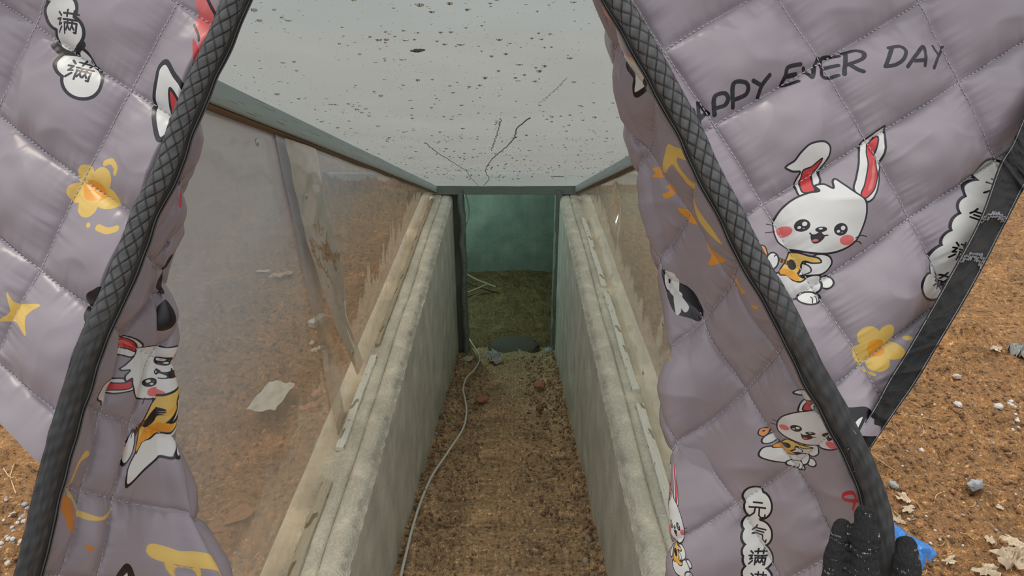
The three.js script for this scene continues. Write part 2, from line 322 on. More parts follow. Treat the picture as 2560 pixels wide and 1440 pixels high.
{ // the strip that holds the two left sheets together, splashed with mud
  const edgeL = [[712, 345], [735, 460], [762, 580], [800, 700], [840, 815], [893, 938]], edgeR = [[790, 372], [808, 470], [835, 585], [858, 680], [868, 790], [908, 905]];
  const P = [], Q = [], cl = new THREE.CatmullRomCurve3(edgeL.map(([x, y]) => V(x, y, 0))), cr = new THREE.CatmullRomCurve3(edgeR.map(([x, y]) => V(x, y, 0)));
  for (let i = 0; i <= 60; i++) { const a = cl.getPoint(i / 60), b = cr.getPoint(i / 60); P.push([]); Q.push([]); for (let j = 0; j <= 10; j++) { const t = j / 10, p = onSide(lerp(a.x, b.x, t), lerp(a.y, b.y, t), lerp(-0.485, -0.503, i / 60)); p.x += 0.003 * Math.sin(Math.PI * t) + 0.002 * n2(i * 0.12, t * 2); P[i].push(p); Q[i].push([t, 1 - i / 60]); } }
  const [c, g] = canvas(256, 1024), [c2, g2] = canvas(256, 1024);
  const im = g.createImageData(256, 1024), im2 = g2.createImageData(256, 1024);
  for (let y = 0; y < 1024; y++) for (let x = 0; x < 256; x++) {
    const v = y / 1024, u = x / 256, k = (y * 256 + x) * 4, mud = sstep(fbm(u * 3.2 + 1, v * 9, 4) + 0.55 - Math.abs(v - 0.50) * 5 - Math.abs(u - 0.5) * 0.9, 0.05, 0.22), low = sstep(v, 0.8, 0.95) * 0.6 * (0.5 + 0.5 * fbm(u * 5, v * 3, 2)), m = Math.max(mud * (0.55 + 0.5 * fbm(u * 9, v * 30, 3)), low, 0);
    im.data.set([lerp(232, 168, m), lerp(226, 118, m), lerp(218, 66, m), 255], k);
    const tr = clamp(0.50 - 0.34 * m + 0.06 * fbm(u * 4, v * 14, 3), 0.05, 1) * 255 + (x > 246 ? -70 : 0); im2.data.set([tr, tr, tr, 255], k);
  }
  g.putImageData(im, 0, 0); g2.putImageData(im2, 0, 0);
  const mat = phys({ map: canvasTex(c), transmissionMap: canvasTex(c2, false), transmission: 1, roughness: 0.12, thickness: 0, ior: 1.45 });
  const t = thing('overlap_strip', 'slanting strip of plastic splashed with brown mud where the two left sheets join', 'strip');
  mesh('strip', gridGeo(P, Q, null, false), mat, t);
  for (const [x, y] of [[765, 490], [815, 676], [880, 880]]) { const p = onSide(x, y, -0.48); mesh('screw', place(screwGeo.clone(), p.add(V(0.001, 0, 0))), M.screw, t); }
}
mesh('screw', place(screwGeo.clone(), onSide(643, 356, -0.488)), M.screw, sheetA);
for (const [x, y] of [[1658, 810], [1608, 932]]) mesh('screw', place(screwGeo.clone().rotateY(Math.PI), onSide(x, y, 0.412)), M.screw, sheetC);

// battens that pin the foot of the sheets to the walls
function batten(X, da, db, w, label, mat = M.batten) {
  const P = [], Q = [], prof = [[0, 0.004], [0, 0.016], [0.003, 0.019], [w - 0.003, 0.019], [w, 0.016], [w, 0.004], [0, 0.004]], s = Math.sign(X), n = 40;
  for (let i = 0; i <= n; i++) { const d = lerp(da, db, i / n); P.push(prof.map(([x, y], k) => V(X - s * x + 0.002 * n2(d * 3, X) + 0.0012 * n2(d * 30, k), y + 0.0015 * n2(d * 9, k + 5), -d))); Q.push(prof.map((_, k) => [d * 2, k * 0.16])); }
  const cap = (r, f) => { const c = V(0, 0, 0); r.slice(0, 6).forEach((p) => c.add(p)); c.multiplyScalar(1 / 6); return gridGeo([r, r.map(() => c)], [r.map((_, k) => [k * 0.1, 0]), r.map(() => [0, 0.1])], null, f); };
  const t = thing('batten', label, 'batten');
  mesh('lath', mergeGeometries([gridGeo(P, Q, null, s > 0), cap(P[0], s < 0), cap(P[n], s > 0)]), mat, t);
  for (let k = 0; k < 2; k++) { const d = lerp(da, db, 0.25 + 0.5 * k), h = new THREE.SphereGeometry(0.0045, 10, 5, 0, 6.2832, 0, Math.PI / 2); h.scale(1, 0.5, 1); mesh('nail', place(h, V(X - s * w / 2, 0.0185, -d)), M.screw, t); }
}
batten(-0.522, 1.50, 2.02, 0.026, 'chipped white batten in the middle of the left wall top, beside the plastic sheets');
batten(-0.522, 0.90, 1.36, 0.028, 'muddy wet batten on the left wall top nearest the entrance', std({ map: battenTex, color: lin(0.62, 0.55, 0.45), roughness: 0.3 }));
batten(-0.520, 2.10, 3.92, 0.018, 'long thin brown batten at the far end of the left wall top', std({ map: battenTex, color: lin(0.55, 0.48, 0.38), roughness: 0.6 }));
batten(0.430, 2.62, 3.55, 0.026, 'weathered white batten at the far end of the right wall top');
batten(0.430, 1.80, 2.56, 0.026, 'weathered white batten in the middle of the right wall top');
batten(0.430, 1.10, 1.72, 0.028, 'weathered white batten on the right wall top nearest the entrance');

// ---------------------------------------------------------------- the lamp in the den, cables
{
  const p = V(-0.50, -0.2, -4.8), t = thing('led_lamp', 'small cool white lamp hanging just inside the den, behind the left doorpost', 'lamp', p);
  const glow = new THREE.MeshStandardMaterial({ color: 0xffffff, emissive: lin(0.62, 1, 0.95), emissiveIntensity: 14 });
  const prof = [[0, -0.05], [0.02, -0.046], [0.03, -0.03], [0.032, -0.012], [0.026, 0.008], [0.016, 0.02]].map(([x, y]) => new THREE.Vector2(x, y));
  mesh('bulb', new THREE.LatheGeometry(prof, 24), glow, t);
  mesh('socket', new THREE.LatheGeometry([[0.0165, 0.02], [0.019, 0.024], [0.019, 0.05], [0.008, 0.06], [0, 0.062]].map(([x, y]) => new THREE.Vector2(x, y)), 20), M.batten, t);
  mesh('cord', tube([V(0, 0.06, 0), V(0.003, 0.12, 0), V(0, 0.235, 0)], 0.003, 12, 6), M.cable, t);
  const l = new THREE.PointLight(lin(0.6, 1, 0.93), 1.0); l.position.set(0, -0.015, 0); l.castShadow = true; l.shadow.radius = 1.2; t.add(l);
}
const D = (px, py, d) => { const a = at(px, py, 1), k = d / -a.z; return V(a.x * k, EYE + (a.y - EYE) * k, -d); };
tag(mesh('power_cable', tube([V(-0.30, 0.03, -4.22), D(1164, 488, 4.24), D(1169, 505, 4.24), D(1172, 530, 4.25), D(1168, 552, 4.27), D(1157, 564, 4.32), V(-0.42, -0.2, -4.5), V(-0.49, -0.14, -4.7)], 0.0075, 60, 8), M.cable), 'white power cable looping down inside the den doorway below the beam', 'cable');
{
  const onFloor = (px, py, up = 0.012) => { const a = at(px, py, 1), dir = a.sub(V(0, EYE, 0)); let t = 1; for (let i = 0; i < 40; i++) { const p = V(dir.x * t, EYE + dir.y * t, dir.z * t); t += (p.y - (floorY(-p.z) + up + 0.01)) / -dir.y * 0.6; } return V(dir.x * t, EYE + dir.y * t, dir.z * t); };
  M.onFloor = onFloor;
  const pts = [[1150, 828], [1167, 840], [1182, 862], [1196, 884], [1199, 900], [1184, 926], [1166, 945], [1158, 972], [1163, 1000], [1166, 1030], [1158, 1070], [1120, 1130], [1080, 1190], [1050, 1260], [1031, 1320], [1016, 1380], [1002, 1440], [990, 1500]].map(([x, y]) => onFloor(x, y, 0.037));
  tag(mesh('power_cable', tube(pts, 0.0052, 160, 8), M.cable), 'white power cable snaking along the earth floor of the trench', 'cable');
}

// ---------------------------------------------------------------- quilted curtain: cloth
// rows of control points [px, py, depth], from the bound edge (column 0) outwards
function makeCloth({ rows, nodes, amp = 0.0125, step = 0.0017, size = [2048, 2048], seedAt = 0, folds, curled = false }) {
  const C = rows.map((r) => r.map((p) => at(...p))), n = C.length, m = C[0].length;
  const get = (i, j) => {
    const ii = clamp(i, 0, n - 1), jj = clamp(j, 0, m - 1), p = C[ii][jj].clone();
    if (i < 0) p.add(p.clone().sub(C[1][jj])); if (i >= n) p.add(p.clone().sub(C[n - 2][jj]));
    if (j < 0) p.add(p.clone().sub(C[ii][1])); if (j >= m) p.add(p.clone().sub(C[ii][m - 2]));
    return p;
  };
  const cr = (t) => [0.5 * (-t * t * t + 2 * t * t - t), 0.5 * (3 * t * t * t - 5 * t * t + 2), 0.5 * (-3 * t * t * t + 4 * t * t + t), 0.5 * (t * t * t - t * t)];
  const S = (s, t) => {
    const i = clamp(Math.floor(s), 0, n - 2), j = clamp(Math.floor(t), 0, m - 2), a = s - i, b = t - j;
    if (a < 0 || a > 1 || b < 0 || b > 1) { // straight on past the edge
      const sc = clamp(s, 0, n - 1), tc = clamp(t, 0, m - 1), e = 1e-3, p = S(sc, tc), o = p.clone();
      if (s !== sc) { const q = S(sc - Math.sign(s - sc) * e, tc); o.add(p.clone().sub(q).multiplyScalar(Math.abs(s - sc) / e)); }
      if (t !== tc) { const q = S(sc, tc - Math.sign(t - tc) * e); o.add(p.clone().sub(q).multiplyScalar(Math.abs(t - tc) / e)); }
      return o;
    }
    const A = cr(a), B = cr(b), o = V(0, 0, 0);
    for (let k = 0; k < 4; k++) for (let l = 0; l < 4; l++) o.addScaledVector(get(i - 1 + k, j - 1 + l), A[k] * B[l]);
    return o;
  };
  // metres across the cloth: its mean plane
  const e1 = C[n >> 1][m - 1].clone().sub(C[n >> 1][0]).normalize();
  const down = C[n - 1][0].clone().sub(C[0][0]); const e2 = down.addScaledVector(e1, -down.dot(e1)).normalize().negate();
  const O = C[0][0];
  const flat = (p) => { const q = p.clone().sub(O); return [q.dot(e1), q.dot(e2)]; };
  const coarse = []; for (let i = 0; i <= (n - 1) * 6; i++) for (let j = 0; j <= (m - 1) * 6; j++) { const p = S(i / 6, j / 6); coarse.push([i / 6, j / 6, pixel(p), flat(p)]); }
  function solve(f, target, which) {
    const limit = curled ? m - 2 : m;
    let best = coarse[0], bd = 1e9;
    for (const c of coarse) { if (which === 2 && c[1] > limit) continue; const q = c[which], d = (q[0] - target[0]) ** 2 + (q[1] - target[1]) ** 2; if (d < bd) { bd = d; best = c; } }
    let [s, t] = best;
    for (let k = 0; k < 12; k++) {
      const e = 1e-3, a = f(S(s, t)), b = f(S(s + e, t)), c = f(S(s, t + e));
      const A = (b[0] - a[0]) / e, B = (c[0] - a[0]) / e, Cc = (b[1] - a[1]) / e, Dd = (c[1] - a[1]) / e, det = A * Dd - B * Cc;
      if (Math.abs(det) < 1e-12) break;
      const x = target[0] - a[0], y = target[1] - a[1]; let ds = (Dd * x - B * y) / det, dt = (A * y - Cc * x) / det; const k1 = Math.max(1, Math.abs(ds), Math.abs(dt));
      s += ds / k1; t += dt / k1; if (which === 2 && curled) t = Math.min(t, m - 2);
    }
    return [s, t];
  }
  const onBase = (px, py) => solve(pixel, [px, py], 2);
  // a place in the photograph on the puffed cloth
  function onCloth(px, py) {
    let tx = px, ty = py, best = null, be = 1e9;
    for (let k = 0; k < 7; k++) {
      const [a, b] = onBase(tx, ty), p = S(a, b), uv = flat(p), q = pixel(p.clone().addScaledVector(normalAt(a, b), 0.0026 + 0.5 * dome(...uv))), ex = px - q[0], ey = py - q[1], e = ex * ex + ey * ey;
      if (e < be) { be = e; best = uv; }
      tx += ex * 0.7; ty += ey * 0.7;
    }
    return best;
  }
  function normalAt(s, t) { const e = 1e-3, p = S(s, t), nn = S(s + e, t).sub(p).cross(S(s, t + e).sub(p)).normalize(); return nn.dot(V(0, EYE, 0).sub(p)) < 0 ? nn.negate() : nn; }
  // the lattice of quilting seams: a, b whole numbers on the seams (least squares through the nodes)
  const N = nodes.map(([x, y, a, b]) => [...flat(S(...onBase(x, y))), a, b]);
  const ls = (k) => {
    const A = [[0, 0, 0], [0, 0, 0], [0, 0, 0]], y = [0, 0, 0];
    for (const r of N) { const v = [r[0], r[1], 1]; for (let i = 0; i < 3; i++) { y[i] += v[i] * r[k]; for (let j = 0; j < 3; j++) A[i][j] += v[i] * v[j]; } }
    const M3 = new THREE.Matrix3().set(...A[0], ...A[1], ...A[2]).invert(), o = V(...y).applyMatrix3(M3); return [o.x, o.y, o.z];
  };
  const la = ls(2), lb = ls(3);
  const lattice = (u, v) => [la[0] * u + la[1] * v + la[2], lb[0] * u + lb[1] * v + lb[2]];
  const det = la[0] * lb[1] - la[1] * lb[0];
  const unlattice = (a, b) => { const x = a - la[2], y = b - lb[2]; return [(lb[1] * x - la[1] * y) / det, (-lb[0] * x + la[0] * y) / det]; };
  // puffs between the seams, puckers across them, slack folds
  function dome(u, v) { const [a, b] = lattice(u, v); return amp * (Math.pow(Math.abs(Math.sin(Math.PI * a) * Math.sin(Math.PI * b)), 0.8) - 0.45); }
  function height(u, v, edge) {
    const w = 0.02 * n2(u * 6 + seedAt, v * 6), [a0, b0] = lattice(u, v), a = a0 + w, b = b0 - 0.7 * w;
    const sa = Math.abs(Math.sin(Math.PI * a)), sb = Math.abs(Math.sin(Math.PI * b));
    const da = Math.abs(a - Math.round(a)), db = Math.abs(b - Math.round(b));
    let h = amp * (Math.pow(sa * sb, 0.8) - 0.45) + 0.0028 * (1 - Math.exp(-da / 0.03)) * (1 - Math.exp(-db / 0.03));
    const pk = (along, k) => 0.8 * n2(along * 5, k * 13.7 + seedAt) * Math.abs(n2(along * 2.2, k * 3.1 + seedAt)) * 1.6 + 0.35 * n2(along * 13, k * 7.1 + seedAt + 9);
    h += 0.0022 * pk(b, Math.round(a)) * Math.exp(-da / 0.10) * Math.min(1, da * 14);
    h += 0.0022 * pk(a + 40, Math.round(b)) * Math.exp(-db / 0.10) * Math.min(1, db * 14);
    const rid = 1 - Math.abs(n2(u * 10 + seedAt, v * 14 + 4));
    h += 0.0016 * rid * rid * rid * sa * sb + 0.0009 * n2(u * 28 + seedAt, v * 28);
    if (folds) h += folds(u, v, a, b);
    return h;
  }
  const w0 = C[n >> 1][0].distanceTo(C[n >> 1][m - 1]), h0 = C[0][0].distanceTo(C[n - 1][0]);
  const wMax = Math.max(...C.map((r) => r.reduce((s, p, k) => s + (k ? p.distanceTo(r[k - 1]) : 0), 0)));
  const ni = Math.round(h0 / step), nj = Math.max(40, Math.round(wMax / step));
  const base = [], UV = [];
  for (let i = 0; i <= ni; i++) { base.push([]); UV.push([]); for (let j = 0; j <= nj; j++) { const p = S(i / ni * (n - 1), j / nj * (m - 1)); base[i].push(p); UV[i].push(flat(p)); } }
  let u0 = 1e9, u1 = -1e9, v0 = 1e9, v1 = -1e9;
  for (const r of UV) for (const [u, v] of r) { u0 = Math.min(u0, u); u1 = Math.max(u1, u); v0 = Math.min(v0, v); v1 = Math.max(v1, v); }
  const bg = gridGeo(base, UV), bn = bg.attributes.normal, P = [], Q = [], Bk = [], mid = V(bn.getX(bn.count >> 1), bn.getY(bn.count >> 1), bn.getZ(bn.count >> 1));
  const toEye = V(0, EYE, 0).sub(base[ni >> 1][nj >> 1]), sgn = Math.sign(mid.dot(toEye)) || 1;
  const nrm = (i, j) => { const k = i * (nj + 1) + j; return V(bn.getX(k), bn.getY(k), bn.getZ(k)).multiplyScalar(sgn); };
  for (let i = 0; i <= ni; i++) { P.push([]); Q.push([]); Bk.push([]); for (let j = 0; j <= nj; j++) {
    const [u, v] = UV[i][j], N1 = nrm(i, j), ed = Math.min(1, Math.min(j, nj - j) / 6);
    P[i].push(base[i][j].clone().addScaledVector(N1, height(u, v) * ed)); Bk[i].push(base[i][j].clone().addScaledVector(N1, -0.006 * ed)); Q[i].push([(u - u0) / (u1 - u0), (v - v0) / (v1 - v0)]);
  } }
  const front = gridGeo(P, Q, null, sgn < 0);
  const thin = (a) => a.filter((_, i) => i % 4 === 0 || i === a.length - 1);
  const backG = gridGeo(thin(Bk).map(thin), thin(Q).map(thin), null, sgn > 0);
  const geo = mergeGeometries([front, backG]);
  // the printed cloth
  const [c, g] = canvas(...size);
  const toC = ([u, v]) => [(u - u0) / (u1 - u0) * size[0], (1 - (v - v0) / (v1 - v0)) * size[1]];
  g.fillStyle = 'rgb(154,144,151)'; g.fillRect(0, 0, ...size);
  const pen = { g, P: (x, y) => toC(onCloth(x, y)), scale: 1,
    motif(pairs, draw) { // pairs: three of [[motif x, y], [photo x, y]]
      const s = pairs.map((p) => p[0]), d = pairs.map((p) => pen.P(...p[1]));
      const A = new THREE.Matrix3().set(s[0][0], s[1][0], s[2][0], s[0][1], s[1][1], s[2][1], 1, 1, 1).invert();
      const B = new THREE.Matrix3().set(d[0][0], d[1][0], d[2][0], d[0][1], d[1][1], d[2][1], 0, 0, 1).multiply(A).elements;
      g.save(); g.setTransform(B[0], B[1], B[3], B[4], B[6], B[7]); draw(g); g.restore();
    },
    // a motif drawn in photo-sized units round (x, y), turned by deg
    spot(x, y, draw, deg = 0, k = 1, kx = 1) {
      const r = deg * Math.PI / 180, ux = Math.cos(r) * k * kx, uy = Math.sin(r) * k * kx, vx = -Math.sin(r) * k, vy = Math.cos(r) * k;
      pen.motif([[[0, 0], [x, y]], [[40, 0], [x + ux * 40, y + uy * 40]], [[0, 40], [x + vx * 40, y + vy * 40]]], draw);
    },
    shape(pts, fill, stroke, w, closed = true) { const q = pts.map(([x, y]) => pen.P(x, y)); curve(g, q, closed); if (fill) { g.fillStyle = fill; g.fill(); } if (stroke) { g.lineWidth = w * pen.unit; g.strokeStyle = stroke; g.lineJoin = g.lineCap = 'round'; g.stroke(); } },
  };
  { const q = rows[n >> 1][m >> 1], a = pen.P(q[0], q[1]), b = pen.P(q[0] + 10, q[1]), e = pen.P(q[0], q[1] + 10); pen.unit = (Math.hypot(b[0] - a[0], b[1] - a[1]) + Math.hypot(e[0] - a[0], e[1] - a[1])) / 20; }
  const surf = (a, b, off) => { // a point on the finished surface at the lattice place (a, b)
    const uv = unlattice(a, b), [s, t] = solve(flat, uv, 3); if (s < 0.05 || t < 0.03 || s > n - 1.05 || t > m - 1.03) return null;
    const i = s / (n - 1) * ni, j = t / (m - 1) * nj, i0 = Math.min(ni - 1, Math.floor(i)), j0 = Math.min(nj - 1, Math.floor(j));
    const p = P[i0][j0].clone().lerp(P[i0 + 1][j0], i - i0).lerp(P[i0][j0 + 1].clone().lerp(P[i0 + 1][j0 + 1], i - i0), j - j0);
    return p.addScaledVector(nrm(i0, j0), off);
  };
  // stitches: short threads along every seam
  function stitches() {
    const gs = []; let a0 = 99, a1 = -99, b0 = 99, b1 = -99;
    for (let i = 0; i <= ni; i += 20) for (let j = 0; j <= nj; j += 8) { const [a, b] = lattice(...UV[i][j]); a0 = Math.min(a0, a); a1 = Math.max(a1, a); b0 = Math.min(b0, b); b1 = Math.max(b1, b); }
    const la1 = Math.hypot(...unlattice(1, 0).map((x, k) => x - unlattice(0, 0)[k])), lb1 = Math.hypot(...unlattice(0, 1).map((x, k) => x - unlattice(0, 0)[k]));
    const shape = new THREE.CapsuleGeometry(0.00045, 0.0019, 2, 5);
    const run = (fixed, k, from, to, len) => { const ds = 0.0042 / len; for (let x = from; x < to; x += ds) {
      const w = (f, o) => { const uv = fixed ? unlattice(k, o) : unlattice(o, k); return uv; };
      let aa = fixed ? k : x, bb = fixed ? x : k; const uv = unlattice(aa, bb), ww = 0.02 * n2(uv[0] * 6 + seedAt, uv[1] * 6); if (fixed) aa -= ww; else bb += 0.7 * ww;
      const p = surf(aa, bb, 0.0006), q = surf(fixed ? aa : aa + ds * 0.6, fixed ? bb + ds * 0.6 : bb, 0.0006); if (!p || !q) continue;
      const dir = q.sub(p).normalize(), qu = new THREE.Quaternion().setFromUnitVectors(V(0, 1, 0), dir); gs.push(shape.clone().applyMatrix4(new THREE.Matrix4().compose(p, qu, V(1, 1, 1))));
    } };
    for (let a = Math.ceil(a0); a <= a1; a++) run(true, a, b0, b1, lb1);
    for (let b = Math.ceil(b0); b <= b1; b++) run(false, b, a0, a1, la1);
    return gs.length ? mergeGeometries(gs) : null;
  }
  return { geo, pen, S, solve, rows, n, m, stitches, finish() {
    const t = canvasTex(c); t.wrapS = t.wrapT = THREE.ClampToEdgeWrapping;
    return phys({ map: t, roughness: 0.32, ior: 1.58, specularIntensity: 1.0, sheen: 0.06, sheenColor: lin(0.8, 0.74, 0.82), sheenRoughness: 0.45, bumpMap: rep(weave, 9, 9), bumpScale: 0.00006 });
  } };
}
const weave = tex(256, 256, (u, v) => { const h = 128 + 45 * Math.sin(u * 6.2832 * 36) * Math.sin(v * 6.2832 * 36) + 40 * tileNoise(u, v, 20, 2); return [h, h, h]; }, false);

// ---- the print: ink drawn flat on the cloth
const INK = 'rgb(17,12,22)', WHITE = 'rgb(222,222,218)', RED = 'rgb(206,58,60)', PINK = 'rgb(226,112,110)', YEL = 'rgb(226,190,98)', ORA = 'rgb(231,158,40)';
function curve(g, p, closed = true) { // a smooth line through points
  const n = p.length, q = (i) => closed ? p[(i + n) % n] : p[clamp(i, 0, n - 1)];
  g.beginPath(); g.moveTo(...p[0]);
  for (let i = 0; i < (closed ? n : n - 1); i++) { const a = q(i - 1), b = q(i), c = q(i + 1), d = q(i + 2), k = 6.2; g.bezierCurveTo(b[0] + (c[0] - a[0]) / k, b[1] + (c[1] - a[1]) / k, c[0] - (d[0] - b[0]) / k, c[1] - (d[1] - b[1]) / k, c[0], c[1]); }
  if (closed) g.closePath();
}
const blob = (g, pts, fill, w = 14, stroke = INK, closed = true) => { curve(g, pts, closed); if (fill) { g.fillStyle = fill; g.fill(); } if (w) { g.lineJoin = g.lineCap = 'round'; g.lineWidth = w; g.strokeStyle = stroke; g.stroke(); } };
const oval = (g, x, y, rx, ry, fill, w = 0, rot = 0) => { g.beginPath(); g.ellipse(x, y, rx, ry, rot, 0, 7); if (fill) { g.fillStyle = fill; g.fill(); } if (w) { g.lineWidth = w; g.strokeStyle = INK; g.stroke(); } };
function rabbit(g, part = 'all') {
  const body = part !== 'head', head = part !== 'body';
  if (head) { // a plain cartoon rabbit with a guitar, in a field of 1200 x 1440
  blob(g, [[360, 570], [345, 500], [347, 440], [366, 388], [310, 385], [255, 360], [268, 338], [310, 310], [340, 260], [390, 205], [445, 182], [520, 175], [565, 205], [570, 265], [540, 335], [510, 400], [500, 470], [440, 560]], WHITE);
  blob(g, [[385, 545], [375, 490], [385, 430], [388, 376], [450, 348], [515, 292], [500, 352], [462, 420], [450, 480], [455, 540]], RED, 10);
  blob(g, [[710, 550], [745, 450], [785, 330], [840, 170], [900, 115], [990, 45], [1026, 36], [1015, 120], [1012, 200], [985, 320], [950, 395], [942, 460], [890, 560], [800, 640]], WHITE);
  blob(g, [[755, 580], [800, 500], [850, 360], [872, 230], [905, 160], [970, 100], [955, 220], [930, 370], [932, 430], [880, 530], [785, 612]], RED, 10);
  blob(g, [[830, 520], [868, 450], [880, 390], [915, 300], [905, 420], [860, 520], [815, 556]], PINK, 0);
  }
  if (body) {
  oval(g, 560, 1222, 48, 50, WHITE, 13);
  blob(g, [[150, 1165], [230, 1140], [360, 1180], [500, 1165], [530, 1220], [515, 1285], [430, 1330], [330, 1335], [230, 1310], [150, 1260]], WHITE);
  blob(g, [[480, 1015], [560, 1030], [592, 1080], [565, 1135], [510, 1165], [430, 1165], [365, 1160], [400, 1100], [420, 1060]], WHITE, 12);
  blob(g, [[310, 985], [360, 990], [425, 1022], [490, 1042], [512, 1075], [455, 1077], [400, 1060], [395, 1112], [360, 1150], [398, 1180], [440, 1172], [385, 1210], [320, 1200], [270, 1160], [215, 1155], [215, 1120], [252, 1070], [282, 1020]], YEL, 11);
  blob(g, [[215, 1120], [260, 1110], [340, 1140], [372, 1175], [350, 1205], [300, 1185], [260, 1158], [217, 1152]], ORA, 0);
  g.lineCap = 'butt'; g.strokeStyle = 'rgb(60,34,32)'; g.lineWidth = 34; g.beginPath(); g.moveTo(120, 1010); g.lineTo(310, 1078); g.stroke();
  blob(g, [[58, 938], [108, 938], [126, 990], [108, 1030], [64, 1000]], 'rgb(232,150,84)', 9); oval(g, 88, 965, 9, 9, INK);
  oval(g, 318, 1080, 40, 40, INK);
  g.strokeStyle = ORA; g.lineWidth = 5; for (let k = 0; k < 3; k++) { g.beginPath(); g.moveTo(228 + k * 24, 1036 + k * 8); g.lineTo(216 + k * 24, 1068 + k * 8); g.stroke(); g.beginPath(); g.moveTo(352, 1080 + k * 12); g.lineTo(388, 1090 + k * 12); g.stroke(); }
  oval(g, 160, 1052, 48, 64, WHITE, 12, 0.3); blob(g, [[178, 1018], [190, 1008], [208, 1018]], null, 8, INK, false);
  blob(g, [[395, 1075], [440, 1100], [450, 1140], [405, 1158], [365, 1160], [395, 1120]], WHITE, 8);
  oval(g, 440, 1336, 86, 48, WHITE, 13, 0.04); blob(g, [[455, 1372], [462, 1345], [450, 1328]], null, 8, INK, false); blob(g, [[490, 1368], [498, 1340], [486, 1322]], null, 8, INK, false);
  }
  if (!head) return;
  blob(g, [[192, 840], [196, 765], [240, 665], [320, 592], [415, 552], [482, 542], [462, 500], [520, 490], [573, 526], [580, 472], [602, 453], [640, 492], [700, 552], [780, 622], [800, 680], [802, 760], [782, 850], [742, 930], [662, 985], [560, 1012], [450, 1005], [350, 975], [268, 942], [214, 900]], WHITE, 14);
  oval(g, 265, 830, 50, 40, PINK); oval(g, 672, 920, 57, 37, PINK);
  for (const [x, y] of [[370, 796], [617, 842]]) { oval(g, x, y, 49, 46, INK); oval(g, x + 14, y - 10, 17, 17, WHITE); oval(g, x - 18, y + 14, 12, 11, WHITE); oval(g, x + 8, y + 24, 8, 6, 'rgb(120,116,122)'); }
  oval(g, 487, 836, 37, 20, INK); oval(g, 484, 830, 14, 7, WHITE);
  blob(g, [[418, 858], [430, 872], [455, 872], [485, 856], [497, 880], [530, 882]], null, 9, INK, false);
  blob(g, [[428, 876], [440, 922], [462, 932], [488, 920], [508, 890], [484, 866], [455, 880]], 'rgb(52,24,34)', 8); oval(g, 456, 914, 20, 10, PINK);
  for (const l of [[[205, 780], [140, 768]], [[200, 828], [124, 838]], [[740, 905], [785, 885], [838, 893]], [[732, 930], [775, 930], [802, 945]]]) blob(g, l, null, 7, INK, false);
}
const GLYPHS = { // strokes of the printed characters in a field of 100 x 100
  yuan: [[[28, 18], [72, 17]], [[10, 42], [92, 40]], [[40, 42], [36, 70], [12, 92]], [[60, 42], [60, 82], [70, 92], [90, 90], [92, 74]]],
  qi: [[[34, 6], [26, 22], [12, 36]], [[28, 22], [86, 22]], [[28, 38], [76, 38]], [[16, 54], [70, 54], [74, 80], [92, 92], [94, 78]]],
  man: [[[12, 20], [24, 32]], [[5, 46], [22, 44], [10, 66], [24, 62]], [[6, 94], [24, 74]], [[34, 22], [96, 22]], [[50, 8], [50, 34]], [[78, 8], [78, 34]], [[34, 46], [97, 46]], [[40, 58], [38, 97]], [[38, 58], [93, 58], [92, 94], [84, 93]], [[54, 46], [54, 66], [46, 84]], [[54, 70], [61, 82]], [[75, 46], [75, 66], [67, 84]], [[75, 70], [83, 82]]],
  da: [[[10, 40], [90, 34]], [[46, 8], [48, 40], [10, 92]], [[50, 44], [90, 92]]],
};
function glyph(pen, name, x, y, size, deg = 0, w = 9, ink = INK, kx = 1) { pen.spot(x, y, (g) => { g.lineCap = g.lineJoin = 'round'; g.lineWidth = w; g.strokeStyle = ink; for (const s of GLYPHS[name]) { g.beginPath(); s.forEach(([a, b], i) => g[i ? 'lineTo' : 'moveTo'](a - 50, b - 50)); g.stroke(); } }, deg, size / 100, kx); }
function bubbles(pen, list, o = 7) { for (const [x, y, r, k = 1] of list) pen.spot(x, y, (g) => oval(g, 0, 0, (r + o) * k, r + o, INK)); for (const [x, y, r, k = 1] of list) pen.spot(x, y, (g) => oval(g, 0, 0, r * k, r, WHITE)); }
function flower(pen, x, y, r, deg, c1 = YEL, c2 = ORA) { pen.spot(x, y, (g) => { for (let k = 0; k < 5; k++) { const a = k * 1.2566; oval(g, Math.cos(a) * r * 0.58, Math.sin(a) * r * 0.58, r * 0.46, r * 0.40, c1, 0, a); } oval(g, 0, 0, r * 0.55, r * 0.55, c1); oval(g, 0, 2, r * 0.42, r * 0.36, c2); }, deg); }

// ---- the four faces
const lerpRows = (list, k) => list.map(([a, b, bow = 0]) => Array.from({ length: k }, (_, j) => { const t = j / (k - 1); return [lerp(a[0], b[0], t), lerp(a[1], b[1], t), lerp(a[2], b[2], t) - bow * Math.sin(Math.PI * t)]; }));
const rightOuter = makeCloth({ seedAt: 3, rows: lerpRows([
  [[1478, -150, 0.515], [2790, -200, 0.56], 0.012], [[1545, 0, 0.512], [2700, 20, 0.555], 0.012], [[1658, 206, 0.508], [2605, 240, 0.55], 0.014], [[1745, 385, 0.504], [2545, 380, 0.545], 0.014], [[1830, 555, 0.5], [2480, 540, 0.54], 0.012], [[1910, 705, 0.496], [2405, 700, 0.53], 0.01], [[1988, 850, 0.492], [2340, 830, 0.52], 0.008], [[2056, 975, 0.489], [2262, 962, 0.505], 0.004], [[2115, 1085, 0.486], [2180, 1088, 0.492], 0]], 6),
  nodes: [[1657, 122, 0, 0], [1799, 330, 0, 1], [1922, 506, 0, 2], [2052, 136, 1, 1], [2160, 346, 1, 2], [2424, 200, 2, 2], [2271, 563, 1, 3], [2045, 690, 0, 3]] });
